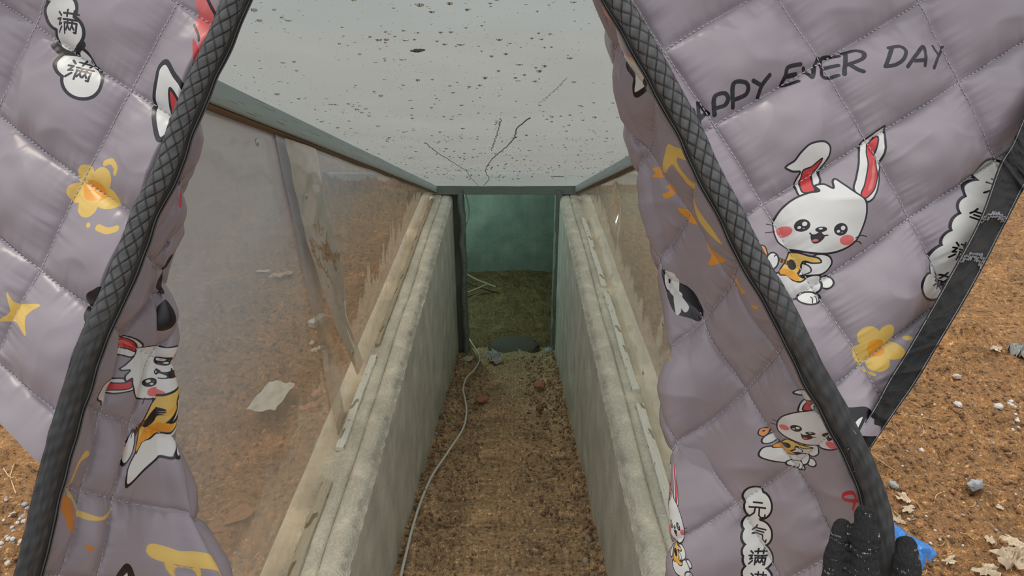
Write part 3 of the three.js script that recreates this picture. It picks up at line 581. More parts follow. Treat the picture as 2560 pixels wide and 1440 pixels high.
const leftOuter = makeCloth({ seedAt: 17, rows: lerpRows([
  [[650, -170, 0.515], [-150, -200, 0.55], 0.012], [[583, 0, 0.512], [-150, -20, 0.55], 0.014], [[482, 235, 0.508], [-150, 180, 0.548], 0.014], [[402, 440, 0.504], [-150, 370, 0.545], 0.014], [[320, 632, 0.5], [-150, 540, 0.54], 0.012], [[240, 820, 0.496], [-150, 680, 0.53], 0.01], [[182, 985, 0.492], [-150, 770, 0.525], 0.008], [[130, 1172, 0.488], [-150, 840, 0.52], 0.004]], 6),
  nodes: [[325, 245, 0, 0], [212, 465, 1, 0], [82, 672, 2, 0], [420, 5, -1, 0], [82, 20, 0, -1], [-25, 285, 1, -1], [-40, 925, 3, 0], [300, 950, 2.55, 1]] });
const rightInner = makeCloth({ seedAt: 29, curled: true, amp: 0.009, size: [1536, 2048], rows: [
  [1500, -90, 1490], [1540, 0, 1504], [1614, 130, 1528], [1655, 206, 1546], [1722, 330, 1570], [1772, 445, 1600], [1832, 560, 1626], [1892, 675, 1652], [1950, 785, 1668], [2010, 895, 1669], [2066, 1000, 1673], [2122, 1110, 1677], [2185, 1250, 1683], [2203, 1400, 1687], [2205, 1600, 1695]].map(([x, y, b], i) => { const z0 = 0.512 - 0.0018 * i, dz = 0.05 + Math.min(0.075, (x - b) * 0.0004); return [[x, y, z0], [lerp(x, b, 0.2), y, z0 + dz * 0.3], [lerp(x, b, 0.4), y, z0 + dz * 0.55], [lerp(x, b, 0.6), y, z0 + dz * 0.75], [lerp(x, b, 0.8), y, z0 + dz * 0.9], [b, y, z0 + dz], [b + 14, y, z0 + dz + 0.035]]; }),
  nodes: [[1750, 785, 0, 0], [1878, 1009, 1, 0], [1977, 1164, 2, 0], [1831, 1278, 2, -1], [1964, 1440, 3, -1], [2085, 1370, 3, 0]],
  folds: (u, v, a, b) => 0.006 * Math.sin((u * 0.75 + v * 0.62) * 62) * sstep(-v, 0.16, 0.3) * sstep(0.52 + v * 0.2, 0, 0.1) * sstep(u, 0.02, 0.06) });
const leftInner = makeCloth({ seedAt: 41, curled: true, amp: 0.009, size: [1536, 2048], rows: [
  [628, -120, 631, -120], [583, 0, 590, 0], [545, 90, 551, 90], [492, 200, 507, 198], [445, 320, 488, 318], [408, 430, 468, 428], [352, 545, 444, 545], [312, 655, 420, 655], [262, 770, 413, 780], [215, 885, 426, 890], [176, 1010, 432, 1010], [136, 1150, 455, 1150], [100, 1300, 498, 1300], [64, 1440, 560, 1440], [25, 1600, 640, 1620]].map(([x, y, b, by], i) => { const z0 = 0.512 - 0.0018 * i, dz = 0.045 + Math.min(0.075, Math.abs(x - b) * 0.0004); return [[x, y, z0], [lerp(x, b, 0.2), lerp(y, by, 0.2), z0 + dz * 0.35], [lerp(x, b, 0.4), lerp(y, by, 0.4), z0 + dz * 0.6], [lerp(x, b, 0.6), lerp(y, by, 0.6), z0 + dz * 0.78], [lerp(x, b, 0.8), lerp(y, by, 0.8), z0 + dz * 0.9], [b, by, z0 + dz], [b - 14, by, z0 + dz + 0.035]]; }),
  nodes: [[320, 1252, 0, 0], [450, 1292, 0, 1], [195, 1237, 0, -1], [265, 1440, 1, 0], [410, 1480, 1, 1], [340, 1060, -1, 0], [450, 1100, -1, 1]],
  folds: (u, v) => 0.005 * Math.sin((u * 1.0 - v * 0.30) * 95) * sstep(u, 0.02, 0.06) * sstep(-v, 0.2, 0.3) });

{ // print on the right outer face
  const p = rightOuter.pen, Z1 = (l) => l.map(([x, y]) => [1480 + x / 2.571, y / 2.571]), Z2 = (l) => l.map(([x, y]) => [2000 + x / 2.571, y / 2.571]);
  const stroke = (l) => p.shape(l, null, INK, 8.6, false);
  for (const l of [[[650, 700], [680, 785]], [[655, 765], [700, 735]], [[695, 805], [690, 720], [688, 652], [720, 690], [755, 722]], [[690, 770], [735, 722]], [[795, 732], [788, 625], [848, 600], [876, 632], [858, 672], [800, 692]], [[910, 685], [903, 548], [975, 535], [1003, 565], [988, 608], [918, 640]], [[1032, 525], [1090, 552]], [[1140, 485], [1090, 552], [1076, 615]], [[1345, 410], [1262, 432], [1250, 480], [1235, 540], [1335, 514]], [[1246, 488], [1320, 468]]]) stroke(Z1(l));
  for (const l of [[[30, 432], [60, 470], [82, 495], [100, 440], [130, 362]], [[262, 350], [160, 362], [155, 420], [152, 490], [255, 478]], [[156, 425], [255, 414]], [[290, 475], [298, 400], [302, 335]], [[285, 335], [360, 322], [405, 345], [395, 382], [310, 412]], [[330, 415], [365, 445], [402, 464]], [[525, 440], [550, 380], [575, 318]], [[557, 317], [620, 310], [658, 340], [640, 395], [590, 430], [525, 442]], [[670, 440], [720, 370], [775, 308], [785, 360], [790, 428]], [[715, 402], [790, 396]], [[845, 305], [880, 365]], [[935, 292], [880, 365], [853, 440]]]) stroke(Z2(l));
  const z4 = (x, y) => [[x, y], [1880 + x / 3, 300 + y / 3]];
  p.motif([z4(200, 200), z4(1000, 200), z4(400, 1300)], (g) => rabbit(g));
  bubbles(p, [[2487, 435, 36], [2450, 484, 33], [2428, 520, 30], [2413, 567, 34], [2390, 606, 30], [2374, 645, 34], [2350, 682, 30], [2332, 716, 31]], 6);
  glyph(p, 'yuan', 2488, 468, 56, 22, 8); glyph(p, 'qi', 2438, 548, 54, 22, 8); glyph(p, 'man', 2402, 628, 52, 18, 8); glyph(p, 'man', 2358, 702, 50, 22, 8);
  flower(p, 2197, 868, 60, 12); p.spot(2270, 845, (g) => oval(g, 0, 0, 9, 6, YEL)); p.spot(2172, 925, (g) => oval(g, 0, 0, 10, 5, YEL), 40); p.spot(2155, 910, (g) => oval(g, 0, 0, 5, 5, YEL)); p.spot(2192, 935, (g) => oval(g, 0, 0, 9, 4, YEL), 30);
  p.shape([[2090, 1010], [2120, 1020], [2160, 1018], [2175, 1035], [2150, 1050], [2125, 1062]], INK, INK, 3); p.shape([[2128, 1058], [2142, 1042], [2156, 1038], [2150, 1056], [2135, 1078]], WHITE, INK, 6);
}
{ // left outer face
  const p = leftOuter.pen;
  p.spot(152, 28, (g) => oval(g, 0, 0, 52, 50, INK), 10); p.spot(172, 84, (g) => oval(g, 0, 0, 47, 46, INK)); p.spot(186, 158, (g) => oval(g, 0, 0, 49, 46, INK)); p.spot(206, 202, (g) => oval(g, 0, 0, 51, 50, INK), 30); p.spot(138, -12, (g) => oval(g, 0, 0, 34, 22, INK), -20);
  p.spot(154, 30, (g) => oval(g, 0, 0, 43, 42, WHITE), 10); p.spot(172, 84, (g) => oval(g, 0, 0, 39, 38, WHITE)); p.spot(188, 160, (g) => oval(g, 0, 0, 41, 38, WHITE)); p.spot(206, 202, (g) => oval(g, 0, 0, 43, 42, WHITE), 30); p.spot(140, -16, (g) => oval(g, 0, 0, 28, 16, WHITE), -20);
  p.shape([[124, 108], [150, 130], [185, 130], [212, 112]], null, INK, 9, false);
  glyph(p, 'man', 174, 55, 62, 10, 8); glyph(p, 'man', 200, 172, 62, 12, 8);
  flower(p, 228, 475, 68, 30); p.shape([[198, 455], [228, 448], [258, 468], [250, 500], [215, 490]], ORA); p.shape([[262, 408], [280, 404], [292, 420], [290, 432]], null, YEL, 11, false); p.shape([[250, 570], [272, 578], [292, 572]], null, YEL, 12, false); p.spot(225, 564, (g) => oval(g, 0, 0, 6, 7, YEL));
  p.shape([[16, 730], [38, 758], [100, 762], [68, 790], [70, 840], [42, 805], [-6, 802], [20, 778]].map(([x, y]) => [x, y]), YEL);
  blobs(p, [[400, 350], [386, 300], [382, 250], [392, 195], [400, 168], [420, 158], [440, 190], [462, 225], [470, 300], [430, 330]], [[425, 225], [448, 255], [452, 290], [424, 302]]);
  p.shape([[488, -10], [520, -6], [545, 40], [525, 90], [492, 165], [484, 160], [500, 110], [484, 70], [492, 30]], PINK); p.shape([[486, 100], [500, 130], [488, 160]], RED); p.shape([[512, -20], [530, 20], [546, 48]], null, INK, 7, false); p.shape([[484, 60], [498, 90], [500, 104]], null, INK, 5, false);
  p.shape([[212, 770], [214, 740], [235, 726], [262, 722], [262, 800], [225, 815], [210, 795]], INK);
}
function blobs(p, outer, inner) { p.shape(outer, WHITE, INK, 10); p.shape(inner, RED, INK, 6); }
{ // right inner face
  const p = rightInner.pen, Z3 = (l) => l.map(([x, y]) => [1560 + x / 2.571, 300 + y / 2.571]), Z6 = (l) => l.map(([x, y]) => [1620 + x / 2.323, 820 + y / 2.323]), Z1 = (l) => l.map(([x, y]) => [1480 + x / 2.571, y / 2.571]);
  p.shape(Z1([[75, 20], [110, 100], [160, 190], [230, 320], [330, 400], [350, 460], [290, 610], [270, 520], [225, 430], [225, 330], [150, 200], [90, 90]]), 'rgb(226,170,140)'); p.shape(Z1([[228, 340], [280, 380], [345, 420], [350, 480], [292, 608], [272, 510], [228, 430]]), WHITE); p.shape(Z1([[222, 325], [215, 400], [262, 500], [290, 608], [352, 500]]), null, INK, 6, false);
  p.shape(Z3([[275, 320], [278, 200], [290, 155], [320, 165], [420, 270], [430, 300], [345, 245], [440, 420], [460, 520], [540, 640], [640, 790], [590, 750], [470, 590], [440, 480], [380, 360], [330, 280], [300, 325]]), YEL);
  for (const l of [[[180, 310], [255, 318], [235, 345], [250, 370], [185, 365], [200, 340]], [[215, 425], [270, 430], [280, 380], [320, 430], [320, 480], [280, 500], [260, 470], [290, 460], [285, 440]], [[350, 570], [390, 580], [440, 620], [490, 690], [450, 680], [400, 640]], [[515, 790], [550, 780], [640, 880], [650, 910], [590, 930], [540, 930], [550, 870]], [[680, 1010], [720, 1030], [795, 1090], [785, 1110], [740, 1085]], [[840, 1180], [880, 1190], [870, 1205]]]) p.shape(Z3(l), ORA);
  p.shape(Z3([[228, 900], [260, 980], [330, 1040], [440, 1130], [492, 1220], [480, 1290], [440, 1290], [340, 1250], [270, 1170], [245, 1060]]), INK);
  for (const l of [[[265, 990], [310, 1010], [305, 1040]], [[262, 1000], [268, 1070], [330, 1060]], [[290, 1085], [350, 1135]], [[330, 1040], [330, 1150], [345, 1230]], [[345, 1150], [390, 1215]]]) p.shape(Z3(l), null, WHITE, 8, false);
  p.motif([[[450, 430], [2026, 1012]], [[315, 1080], [1966, 1112]], [[800, 620], [2115, 1080]]], (g) => rabbit(g));
  bubbles(p, [[1884, 1240, 22], [1898, 1264, 32], [1880, 1308, 20], [1896, 1334, 33], [1880, 1375, 20], [1896, 1394, 32], [1878, 1432, 20], [1896, 1452, 32]], 5);
  glyph(p, 'yuan', 1894, 1272, 50, 6, 8); glyph(p, 'qi', 1897, 1334, 46, 10, 8); glyph(p, 'man', 1894, 1391, 44, 6, 9); glyph(p, 'man', 1894, 1448, 44, 6, 9);
  p.shape(Z6([[1240, 920], [1240, 990], [1190, 1000], [1150, 985], [1150, 960], [1190, 955], [1212, 990], [1195, 1050]]), null, 'rgb(190,40,52)', 4, false);
  p.motif([[[265, 830], [1666, 1318]], [[672, 920], [1706, 1330]], [[440, 1336], [1722, 1432]]], (g) => rabbit(g));
  p.shape(Z6([[95, 80], [110, 130], [150, 190], [130, 180], [100, 150]]), ORA);
}
{ // left inner face
  const p = leftInner.pen, ZL = (l) => l.map(([x, y]) => [x / 2, 720 + y / 2]), Z0 = (l) => l.map(([x, y]) => [x / 2, y / 2]);
  p.motif([[[440, 440], [293, 962]], [[370, 796], [368, 955]], [[617, 842], [407, 902]]], (g) => rabbit(g, 'head')); p.motif([[[318, 1080], [378, 1042]], [[160, 1052], [318, 1118]], [[340, 1270], [392, 1112]]], (g) => rabbit(g, 'body'));
  p.shape(ZL([[440, 815], [455, 835], [415, 870], [390, 960], [370, 1010], [385, 1060], [400, 1110], [480, 1140], [560, 1100], [520, 1145], [450, 1160], [400, 1145], [370, 1060], [350, 1040], [375, 980], [400, 880]]), YEL);
  for (const l of [[[280, 1055], [330, 1040], [370, 1080], [360, 1220], [335, 1200], [320, 1120]], [[400, 1285], [430, 1285], [438, 1310], [415, 1305]]]) p.shape(ZL(l), 'rgb(206,130,56)');
  p.shape(ZL([[870, 1430], [880, 1405], [920, 1395], [945, 1410], [985, 1395], [1000, 1430], [990, 1490], [900, 1490]]), YEL); p.shape(ZL([[965, 1370], [985, 1355], [1008, 1375]]), null, YEL, 10, false);
  p.shape(ZL([[600, 1460], [625, 1410], [645, 1398], [660, 1440], [680, 1500]]), WHITE, INK, 5);
  p.shape(Z0([[920, 720], [950, 660], [962, 610], [950, 690]]), WHITE, INK, 5); p.shape(Z0([[845, 880], [890, 790], [912, 760], [905, 830], [885, 910], [855, 890]]), WHITE, INK, 6);
  p.shape(Z0([[890, 1020], [905, 960], [915, 950], [905, 1030]]), RED);
  p.shape(Z0([[840, 1340], [858, 1290], [852, 1380], [850, 1450], [815, 1440]]), RED, INK, 6); p.shape(ZL([[785, 175], [800, 110], [830, 80], [832, 180]]), RED, INK, 5);
}

// ---- bound edges: a thick piping woven in a diamond pattern above, plain and worn below
function piping(pts, rx, side) {
  const c = new THREE.CatmullRomCurve3(pts.map((p) => at(...p))), len = c.getLength(), n = Math.round(len / 0.0011), m = 56, P = [], Q = [], col = [];
  const eye = V(0, EYE, 0);
  for (let i = 0; i <= n; i++) {
    const t = i / n, o = c.getPointAt(t), T = c.getTangentAt(t), N = eye.clone().sub(o); N.addScaledVector(T, -N.dot(T)).normalize(); const B = T.clone().cross(N);
    P.push([]); Q.push([]);
    for (let j = 0; j <= m; j++) {
      const a = j / m * Math.PI * 2, s = t * len, x = Math.cos(a), y = Math.sin(a);
      const worn = sstep(t, 0.50, 0.64), k = (j / m) * 5, L1 = 0.0135;
      const f1 = Math.abs(((s / L1 + k) % 1 + 1) % 1 - 0.5) * 2, f2 = Math.abs(((s / L1 - k) % 1 + 1) % 1 - 0.5) * 2;
      const g = Math.max(sstep(f1, 0.78, 0.93), sstep(f2, 0.78, 0.93)) * (1 - worn);
      const w = rx * (1 - 0.10 * g + 0.05 * n2(s * 40, a) * 0.6 + 0.06 * worn * n2(s * 26, x * 2) + 0.04 * n2(s * 9, 3));
      P[i].push(o.clone().addScaledVector(B, w * x).addScaledVector(N, w * 0.72 * y)); Q[i].push([s * 20, j / m]);
      const facing = side * x > 0.05 ? 0 : 1, ribs = 0.85 + 0.15 * Math.sin(s * 5200 + x * 3), dk = Math.max(worn * (0.8 + 0.2 * n2(s * 60, a * 2)), 0);
      const base = lerp(0.125, 0.034, dk) * ribs, v = lerp(base, 0.008, g);
      col.push(v, v * 1.02, v * 1.03);
    }
  }
  const geo = gridGeo(P, Q, null, false); geo.setAttribute('color', new THREE.BufferAttribute(new Float32Array(col), 3));
  return geo;
}
const cordMat = std({ vertexColors: true, roughness: 0.62 });
// a flat tape beside the piping, with two rows of stitching cord
function sideTape(pts, off0, off1, dz) {
  const c = new THREE.CatmullRomCurve3(pts.map((p) => at(...p))), n = 160, P = [], Q = [], l1 = [], l2 = [], eye = V(0, EYE, 0);
  for (let i = 0; i <= n; i++) {
    const t = i / n, o = c.getPointAt(t), T = c.getTangentAt(t), N = eye.clone().sub(o); N.addScaledVector(T, -N.dot(T)).normalize(); const B = T.clone().cross(N);
    const q = (k, z) => o.clone().addScaledVector(B, k * (1 + 0.06 * n2(t * 14, 2))).addScaledVector(N, z + 0.0012 * n2(t * 22, k * 90));
    const m0 = off0, m1 = off1; P.push([q(m0, 0), q(lerp(m0, m1, 0.5), -dz * 0.3), q(m1, -dz), q(m1, -dz - 0.0016), q(m0, -0.0016), q(m0, 0)]); Q.push([0, 1, 2, 3, 4, 5].map((k) => [t * 20, k * 0.2]));
    l1.push(q(lerp(m0, m1, 0.74), -dz * 0.62 + 0.0009)); l2.push(q(lerp(m0, m1, 0.95), -dz * 0.93 + 0.0010));
  }
  return [gridGeo(P, Q, null, off1 < 0), mergeGeometries([tube(l1, 0.0006, 300, 5), tube(l2, 0.0006, 300, 5)])];
}
const edgeR = [[1470, -160, 0.506], [1498, -90, 0.505], [1546, 0, 0.503], [1588, 70, 0.502], [1622, 130, 0.501], [1664, 206, 0.5], [1731, 330, 0.498], [1776, 430, 0.496], [1835, 540, 0.494], [1884, 640, 0.492], [1944, 745, 0.49], [1990, 835, 0.488], [2048, 950, 0.486], [2106, 1055, 0.484], [2162, 1165, 0.482], [2192, 1255, 0.481], [2206, 1330, 0.48], [2212, 1450, 0.48], [2206, 1600, 0.48]];
const edgeL = [[655, -170, 0.506], [628, -100, 0.505], [584, 0, 0.503], [544, 95, 0.502], [499, 190, 0.501], [446, 320, 0.499], [408, 430, 0.497], [359, 525, 0.496], [319, 632, 0.494], [284, 722, 0.492], [238, 820, 0.49], [208, 900, 0.488], [167, 1030, 0.486], [138, 1130, 0.485], [112, 1230, 0.484], [80, 1370, 0.482], [62, 1440, 0.482], [40, 1550, 0.481], [28, 1620, 0.481]];
function curtain(label, outer, inner, edge, side) {
  const t = thing('quilted_curtain', label, 'curtain', null);
  const o = mesh('outer_face', outer.geo, outer.finish(), t), i = mesh('inner_face', inner.geo, inner.finish(), t);
  for (const [f, c] of [[o, outer], [i, inner]]) { const s = c.stitches(); if (s) { const st = mesh('stitching', s, M.thread, f); st.userData = { kind: 'stuff' }; } }
  const e = mesh('piped_edge', piping(edge, side > 0 ? 0.0082 : 0.0075, side), cordMat, t); e.userData = { label: 'dark grey piping, woven in diamonds above and worn smooth below' };
  const [tg, cg] = sideTape(edge, side * 0.004, side * 0.0125, 0.004);
  const tp = mesh('edge_tape', tg, M.tape, t); mesh('stitching', cg, M.darkThread, tp).userData = { kind: 'stuff' };
  return t;
}
const curtR = curtain('right half of the grey quilted curtain, with english lettering and a loose black hem tape', rightOuter, rightInner, edgeR, 1);
const curtL = curtain('left half of the grey quilted curtain, with a yellow flower and a yellow star', leftOuter, leftInner, edgeL, -1);

{ // hem tape of the right half: a flat black strap with creases and worn stitching
  const inn = [[2640, 60], [2600, 190], [2562, 278], [2529, 358], [2502, 402], [2448, 548], [2370, 695], [2304, 812], [2260, 888], [2218, 955], [2190, 1010], [2150, 1075], [2118, 1120]], out = [[2760, 120], [2690, 260], [2625, 370], [2580, 440], [2560, 472], [2521, 546], [2434, 714], [2374, 817], [2343, 868], [2288, 960], [2232, 1040], [2170, 1132], [2136, 1185]];
  const zc = (y) => lerp(0.545, 0.487, clamp(y / 1150, 0, 1)) - 0.006;
  const A = new THREE.CatmullRomCurve3(inn.map(([x, y]) => at(x, y, zc(y) - 0.003))), B = new THREE.CatmullRomCurve3(out.map(([x, y]) => at(x, y, zc(y) + 0.004)));
  const n = 260, m = 14, P = [], Q = [], P2 = [];
  for (let i = 0; i <= n; i++) { const t = i / n, a = A.getPoint(t), b = B.getPoint(t), nn = V(0, EYE, 0).sub(a).normalize(); P.push([]); P2.push([]); Q.push([]); for (let j = 0; j <= m; j++) { const u = j / m; let h = 0.0012 * n2(t * 24, u * 1.5) + 0.0008 * n2(t * 70, u * 4); for (const [k, s] of [[0.33, 40], [0.415, 46], [0.66, 30], [0.72, 44], [0.85, 40], [0.95, 46]]) h += 0.003 * Math.exp(-(((t - k) * s * 3 + (u - 0.5) * (k > 0.6 ? 1.6 : -0.9)) ** 2)) * (0.5 + u); P[i].push(a.clone().lerp(b, u).addScaledVector(nn, h)); P2[i].push(a.clone().lerp(b, u).addScaledVector(nn, h - 0.0022)); Q[i].push([u, t * 12]); } }
  const rim = (f) => gridGeo(P.map((r, i) => [r[f], P2[i][f]]), Q.map((r) => [r[0], r[1]]), null, f > 0);
  const strap = mesh('hem_tape', mergeGeometries([gridGeo(P, Q, null, true), gridGeo(P2, Q, null, false), rim(0), rim(m)]), std({ color: lin(0.027, 0.028, 0.029), roughness: 0.5, bumpMap: rep(weave, 3, 3), bumpScale: 0.0005 }), curtR); strap.userData = { label: 'flat black hem tape with creases' };
  const th = [], at2 = (t, u, o = 0.0008) => { const i = Math.min(n, Math.round(t * n)), j = clamp(Math.round(u * m), 0, m); return P[i][j].clone().addScaledVector(V(0, EYE, 0).sub(P[i][j]).normalize(), o); };
  for (const u of [0.06, 0.95]) { const l = []; for (let k = 0; k <= 120; k++) l.push(at2(k / 120, u, 0.0005)); th.push(tube(l, 0.00035, 240, 4)); }
  for (const t0 of [0.415, 0.47]) for (let r = 0; r < 2; r++) { const l = []; for (let k = 0; k <= 36; k++) l.push(at2(t0 + r * 0.006 + (k % 2) * 0.005 - 0.01 * Math.sin(k / 36 * 3.1), 0.04 + 0.9 * k / 36)); th.push(tube(l, 0.00045, 90, 4)); }
  mesh('stitching', mergeGeometries(th), M.greyThread, strap).userData = { kind: 'stuff' };
}
{ // the bound lower edge of the left half
  const pts = [[128, 1178, 0.487], [104, 1150, 0.489], [55, 1088, 0.496], [0, 1022, 0.503], [-80, 925, 0.512], [-150, 842, 0.52]].map((p) => at(...p));
  const hem = mesh('hem', tube(pts, 0.0016, 60, 8), M.black, curtL);
  mesh('hem_thread', tube(pts.map((p) => p.clone().add(V(0.0004, 0.0012, 0.001))), 0.0006, 60, 5), std({ color: lin(0.5, 0.12, 0.12) }), hem);
}

// ---------------------------------------------------------------- what lies about
const onGround = (px, py, up = 0) => { const dir = at(px, py, 1).sub(V(0, EYE, 0)); let t = EYE / -dir.y; for (let i = 0; i < 30; i++) t = (EYE - groundY(dir.x * t, -dir.z * t) - up) / -dir.y; return V(dir.x * t, EYE + dir.y * t, dir.z * t); };
const mPale = std({ color: lin(0.62, 0.56, 0.46) }), mGreyStone = std({ color: lin(0.40, 0.42, 0.43), bumpMap: rep(grain, 8), bumpScale: 0.002 }), mWhite = std({ color: lin(0.66, 0.65, 0.62), roughness: 0.8 }), mBrick = std({ color: lin(0.45, 0.20, 0.11) }), mStraw = std({ color: lin(0.66, 0.50, 0.28) }), mClod = std({ map: rep(soilTex, 5), color: lin(0.9, 0.88, 0.86) }), mScrap = std({ color: lin(0.72, 0.60, 0.44), roughness: 0.9 }), mLeaf = phys({ color: lin(0.42, 0.21, 0.10), roughness: 0.8, transmission: 0.25, thickness: 0 });
// a thin crumpled scrap: an outline with waves, given thickness
function scrap(w, h, s, wave = 0.2, ragged = 0.35, th = 0.0012, n = 14, fr = 1) {
  const P = [], P2 = [], Q = [];
  for (let i = 0; i <= n; i++) { P.push([]); P2.push([]); Q.push([]); for (let j = 0; j <= n; j++) {
    const a = i / n * Math.PI * 2, r = j / n, e = 1 + ragged * (n2(Math.cos(a) * 1.1 + s, Math.sin(a) * 1.1) + 0.16 * n2(Math.cos(a) * 3.1 + s, Math.sin(a) * 3.1));
    const x = Math.cos(a) * r * e * w / 2, z = Math.sin(a) * r * e * h / 2, y = wave * Math.min(w, h) * (0.5 + 0.6 * n2(x / w * 2.4 * fr + s, z / h * 2.4 * fr) + 0.25 * n2(x / w * 6 * fr, z / h * 6 * fr + s));
    P[i].push(V(x, y + th, z)); P2[i].push(V(x, y, z)); Q[i].push([x / w + 0.5, z / h + 0.5]);
  } }
  const g = mergeGeometries([gridGeo(P, Q, null, true), gridGeo(P2, Q, null, false), gridGeo(P.map((r, i) => [r[n], P2[i][n]]), Q.map((r) => [r[0], r[1]]), null, true)]); return g;
}
function lay(name, geo, mat, px, py, turn, label, category, group, up = 0, tilt = 0) {
  const o = mesh(name, geo, mat); o.position.copy(onGround(px, py, up)); o.rotation.set(tilt, turn, 0); return tag(o, label, category, group);
}
{ // seen through the left sheet
  const a = [[677, 967], [741, 978], [694, 1066], [622, 1053]].map(([x, y]) => onGround(x, y, 0.02)).map((p, _, q) => p.setY(Math.max(...q.map((o) => o.y)) + 0.012)), P = [], P2 = [], Q = [], n = 20;
  for (let i = 0; i <= n; i++) { P.push([]); P2.push([]); Q.push([]); for (let j = 0; j <= n; j++) { const u = i / n, v = j / n, p = a[0].clone().lerp(a[1], u).lerp(a[3].clone().lerp(a[2], u), v); const cut = v > 0.93 && u > 0.75 ? -0.006 : 0; p.y += 0.005 * n2(u * 2.4, v * 2.4) + 0.003 * Math.sin(u * 5 + v * 3); p.z += cut; P[i].push(p); P2[i].push(p.clone().add(V(0, -0.0012, 0))); Q[i].push([u, v]); } }
  const [c, g] = canvas(256, 256); g.fillStyle = 'rgb(205,206,196)'; g.fillRect(0, 0, 256, 256); g.strokeStyle = 'rgba(150,150,140,.55)'; for (let k = 0; k < 7; k++) { g.beginPath(); g.moveTo(20, 40 + k * 26); g.lineTo(236, 34 + k * 27); g.stroke(); }
  tag(mesh('paper_sheet', mergeGeometries([gridGeo(P, Q, null, false), gridGeo(P2, Q, null, true)]), std({ map: canvasTex(c) })), 'flat pale sheet of paper lying on the earth behind the left plastic', 'paper');
  lay('foam_block', place(box(0.034, 0.026, 0.085, 0.004), V(0, 0.012, 0)), mWhite, 795, 808, -0.45, 'small white oblong block lying on the earth behind the left plastic', 'block');
  lay('brick_shard', lump(0.03, 0.010, 0.022, 0.4), mBrick, 770, 1020, 0.4, 'orange brick shard beside the paper sheet', 'brick', null, 0.004);
  lay('brick_shard', lump(0.022, 0.008, 0.016, 0.4), mBrick, 790, 985, 1.4, 'dull red brick shard above the one beside the paper sheet', 'brick', null, 0.004);
  lay('dry_leaf', scrap(0.085, 0.055, 4.2, 0.12, 0.3), mLeaf, 596, 1288, 0.6, 'upper of two curled orange brown leaves at the foot of the left curtain', 'leaf', null, 0.004);
  lay('dry_leaf', scrap(0.09, 0.05, 8.2, 0.12, 0.3), mLeaf, 548, 1318, 0.2, 'lower of two curled orange brown leaves at the foot of the left curtain', 'leaf', null, 0.004);
  lay('paper_scrap', scrap(0.085, 0.03, 2.1, 0.1, 0.25), mPale, 662, 678, 0.1, 'pale crumpled paper scrap far off behind the left plastic', 'paper', null, 0.004);
  lay('straw_tuft', scrap(0.11, 0.04, 7.1, 0.5, 0.7), mStraw, 708, 690, 0.5, 'yellowish tuft of straw beside the far paper scrap', 'straw', null, 0.004);
  for (let i = 0; i < 22; i++) { const t = rnd(), s = rr(0.006, 0.017); lay('rubble', lump(s, s * 0.6, s * 0.8, 0.4, 2), [mBrick, mPale, mClod, mClod][i % 4], 795 + 45 * (rnd() - 0.5) + 25 * t, 835 + 95 * t, rr(0, 6), 'small crumb of rubble on the earth below the white block', 'rubble', 'rubble below the white block', s * 0.3); }
}
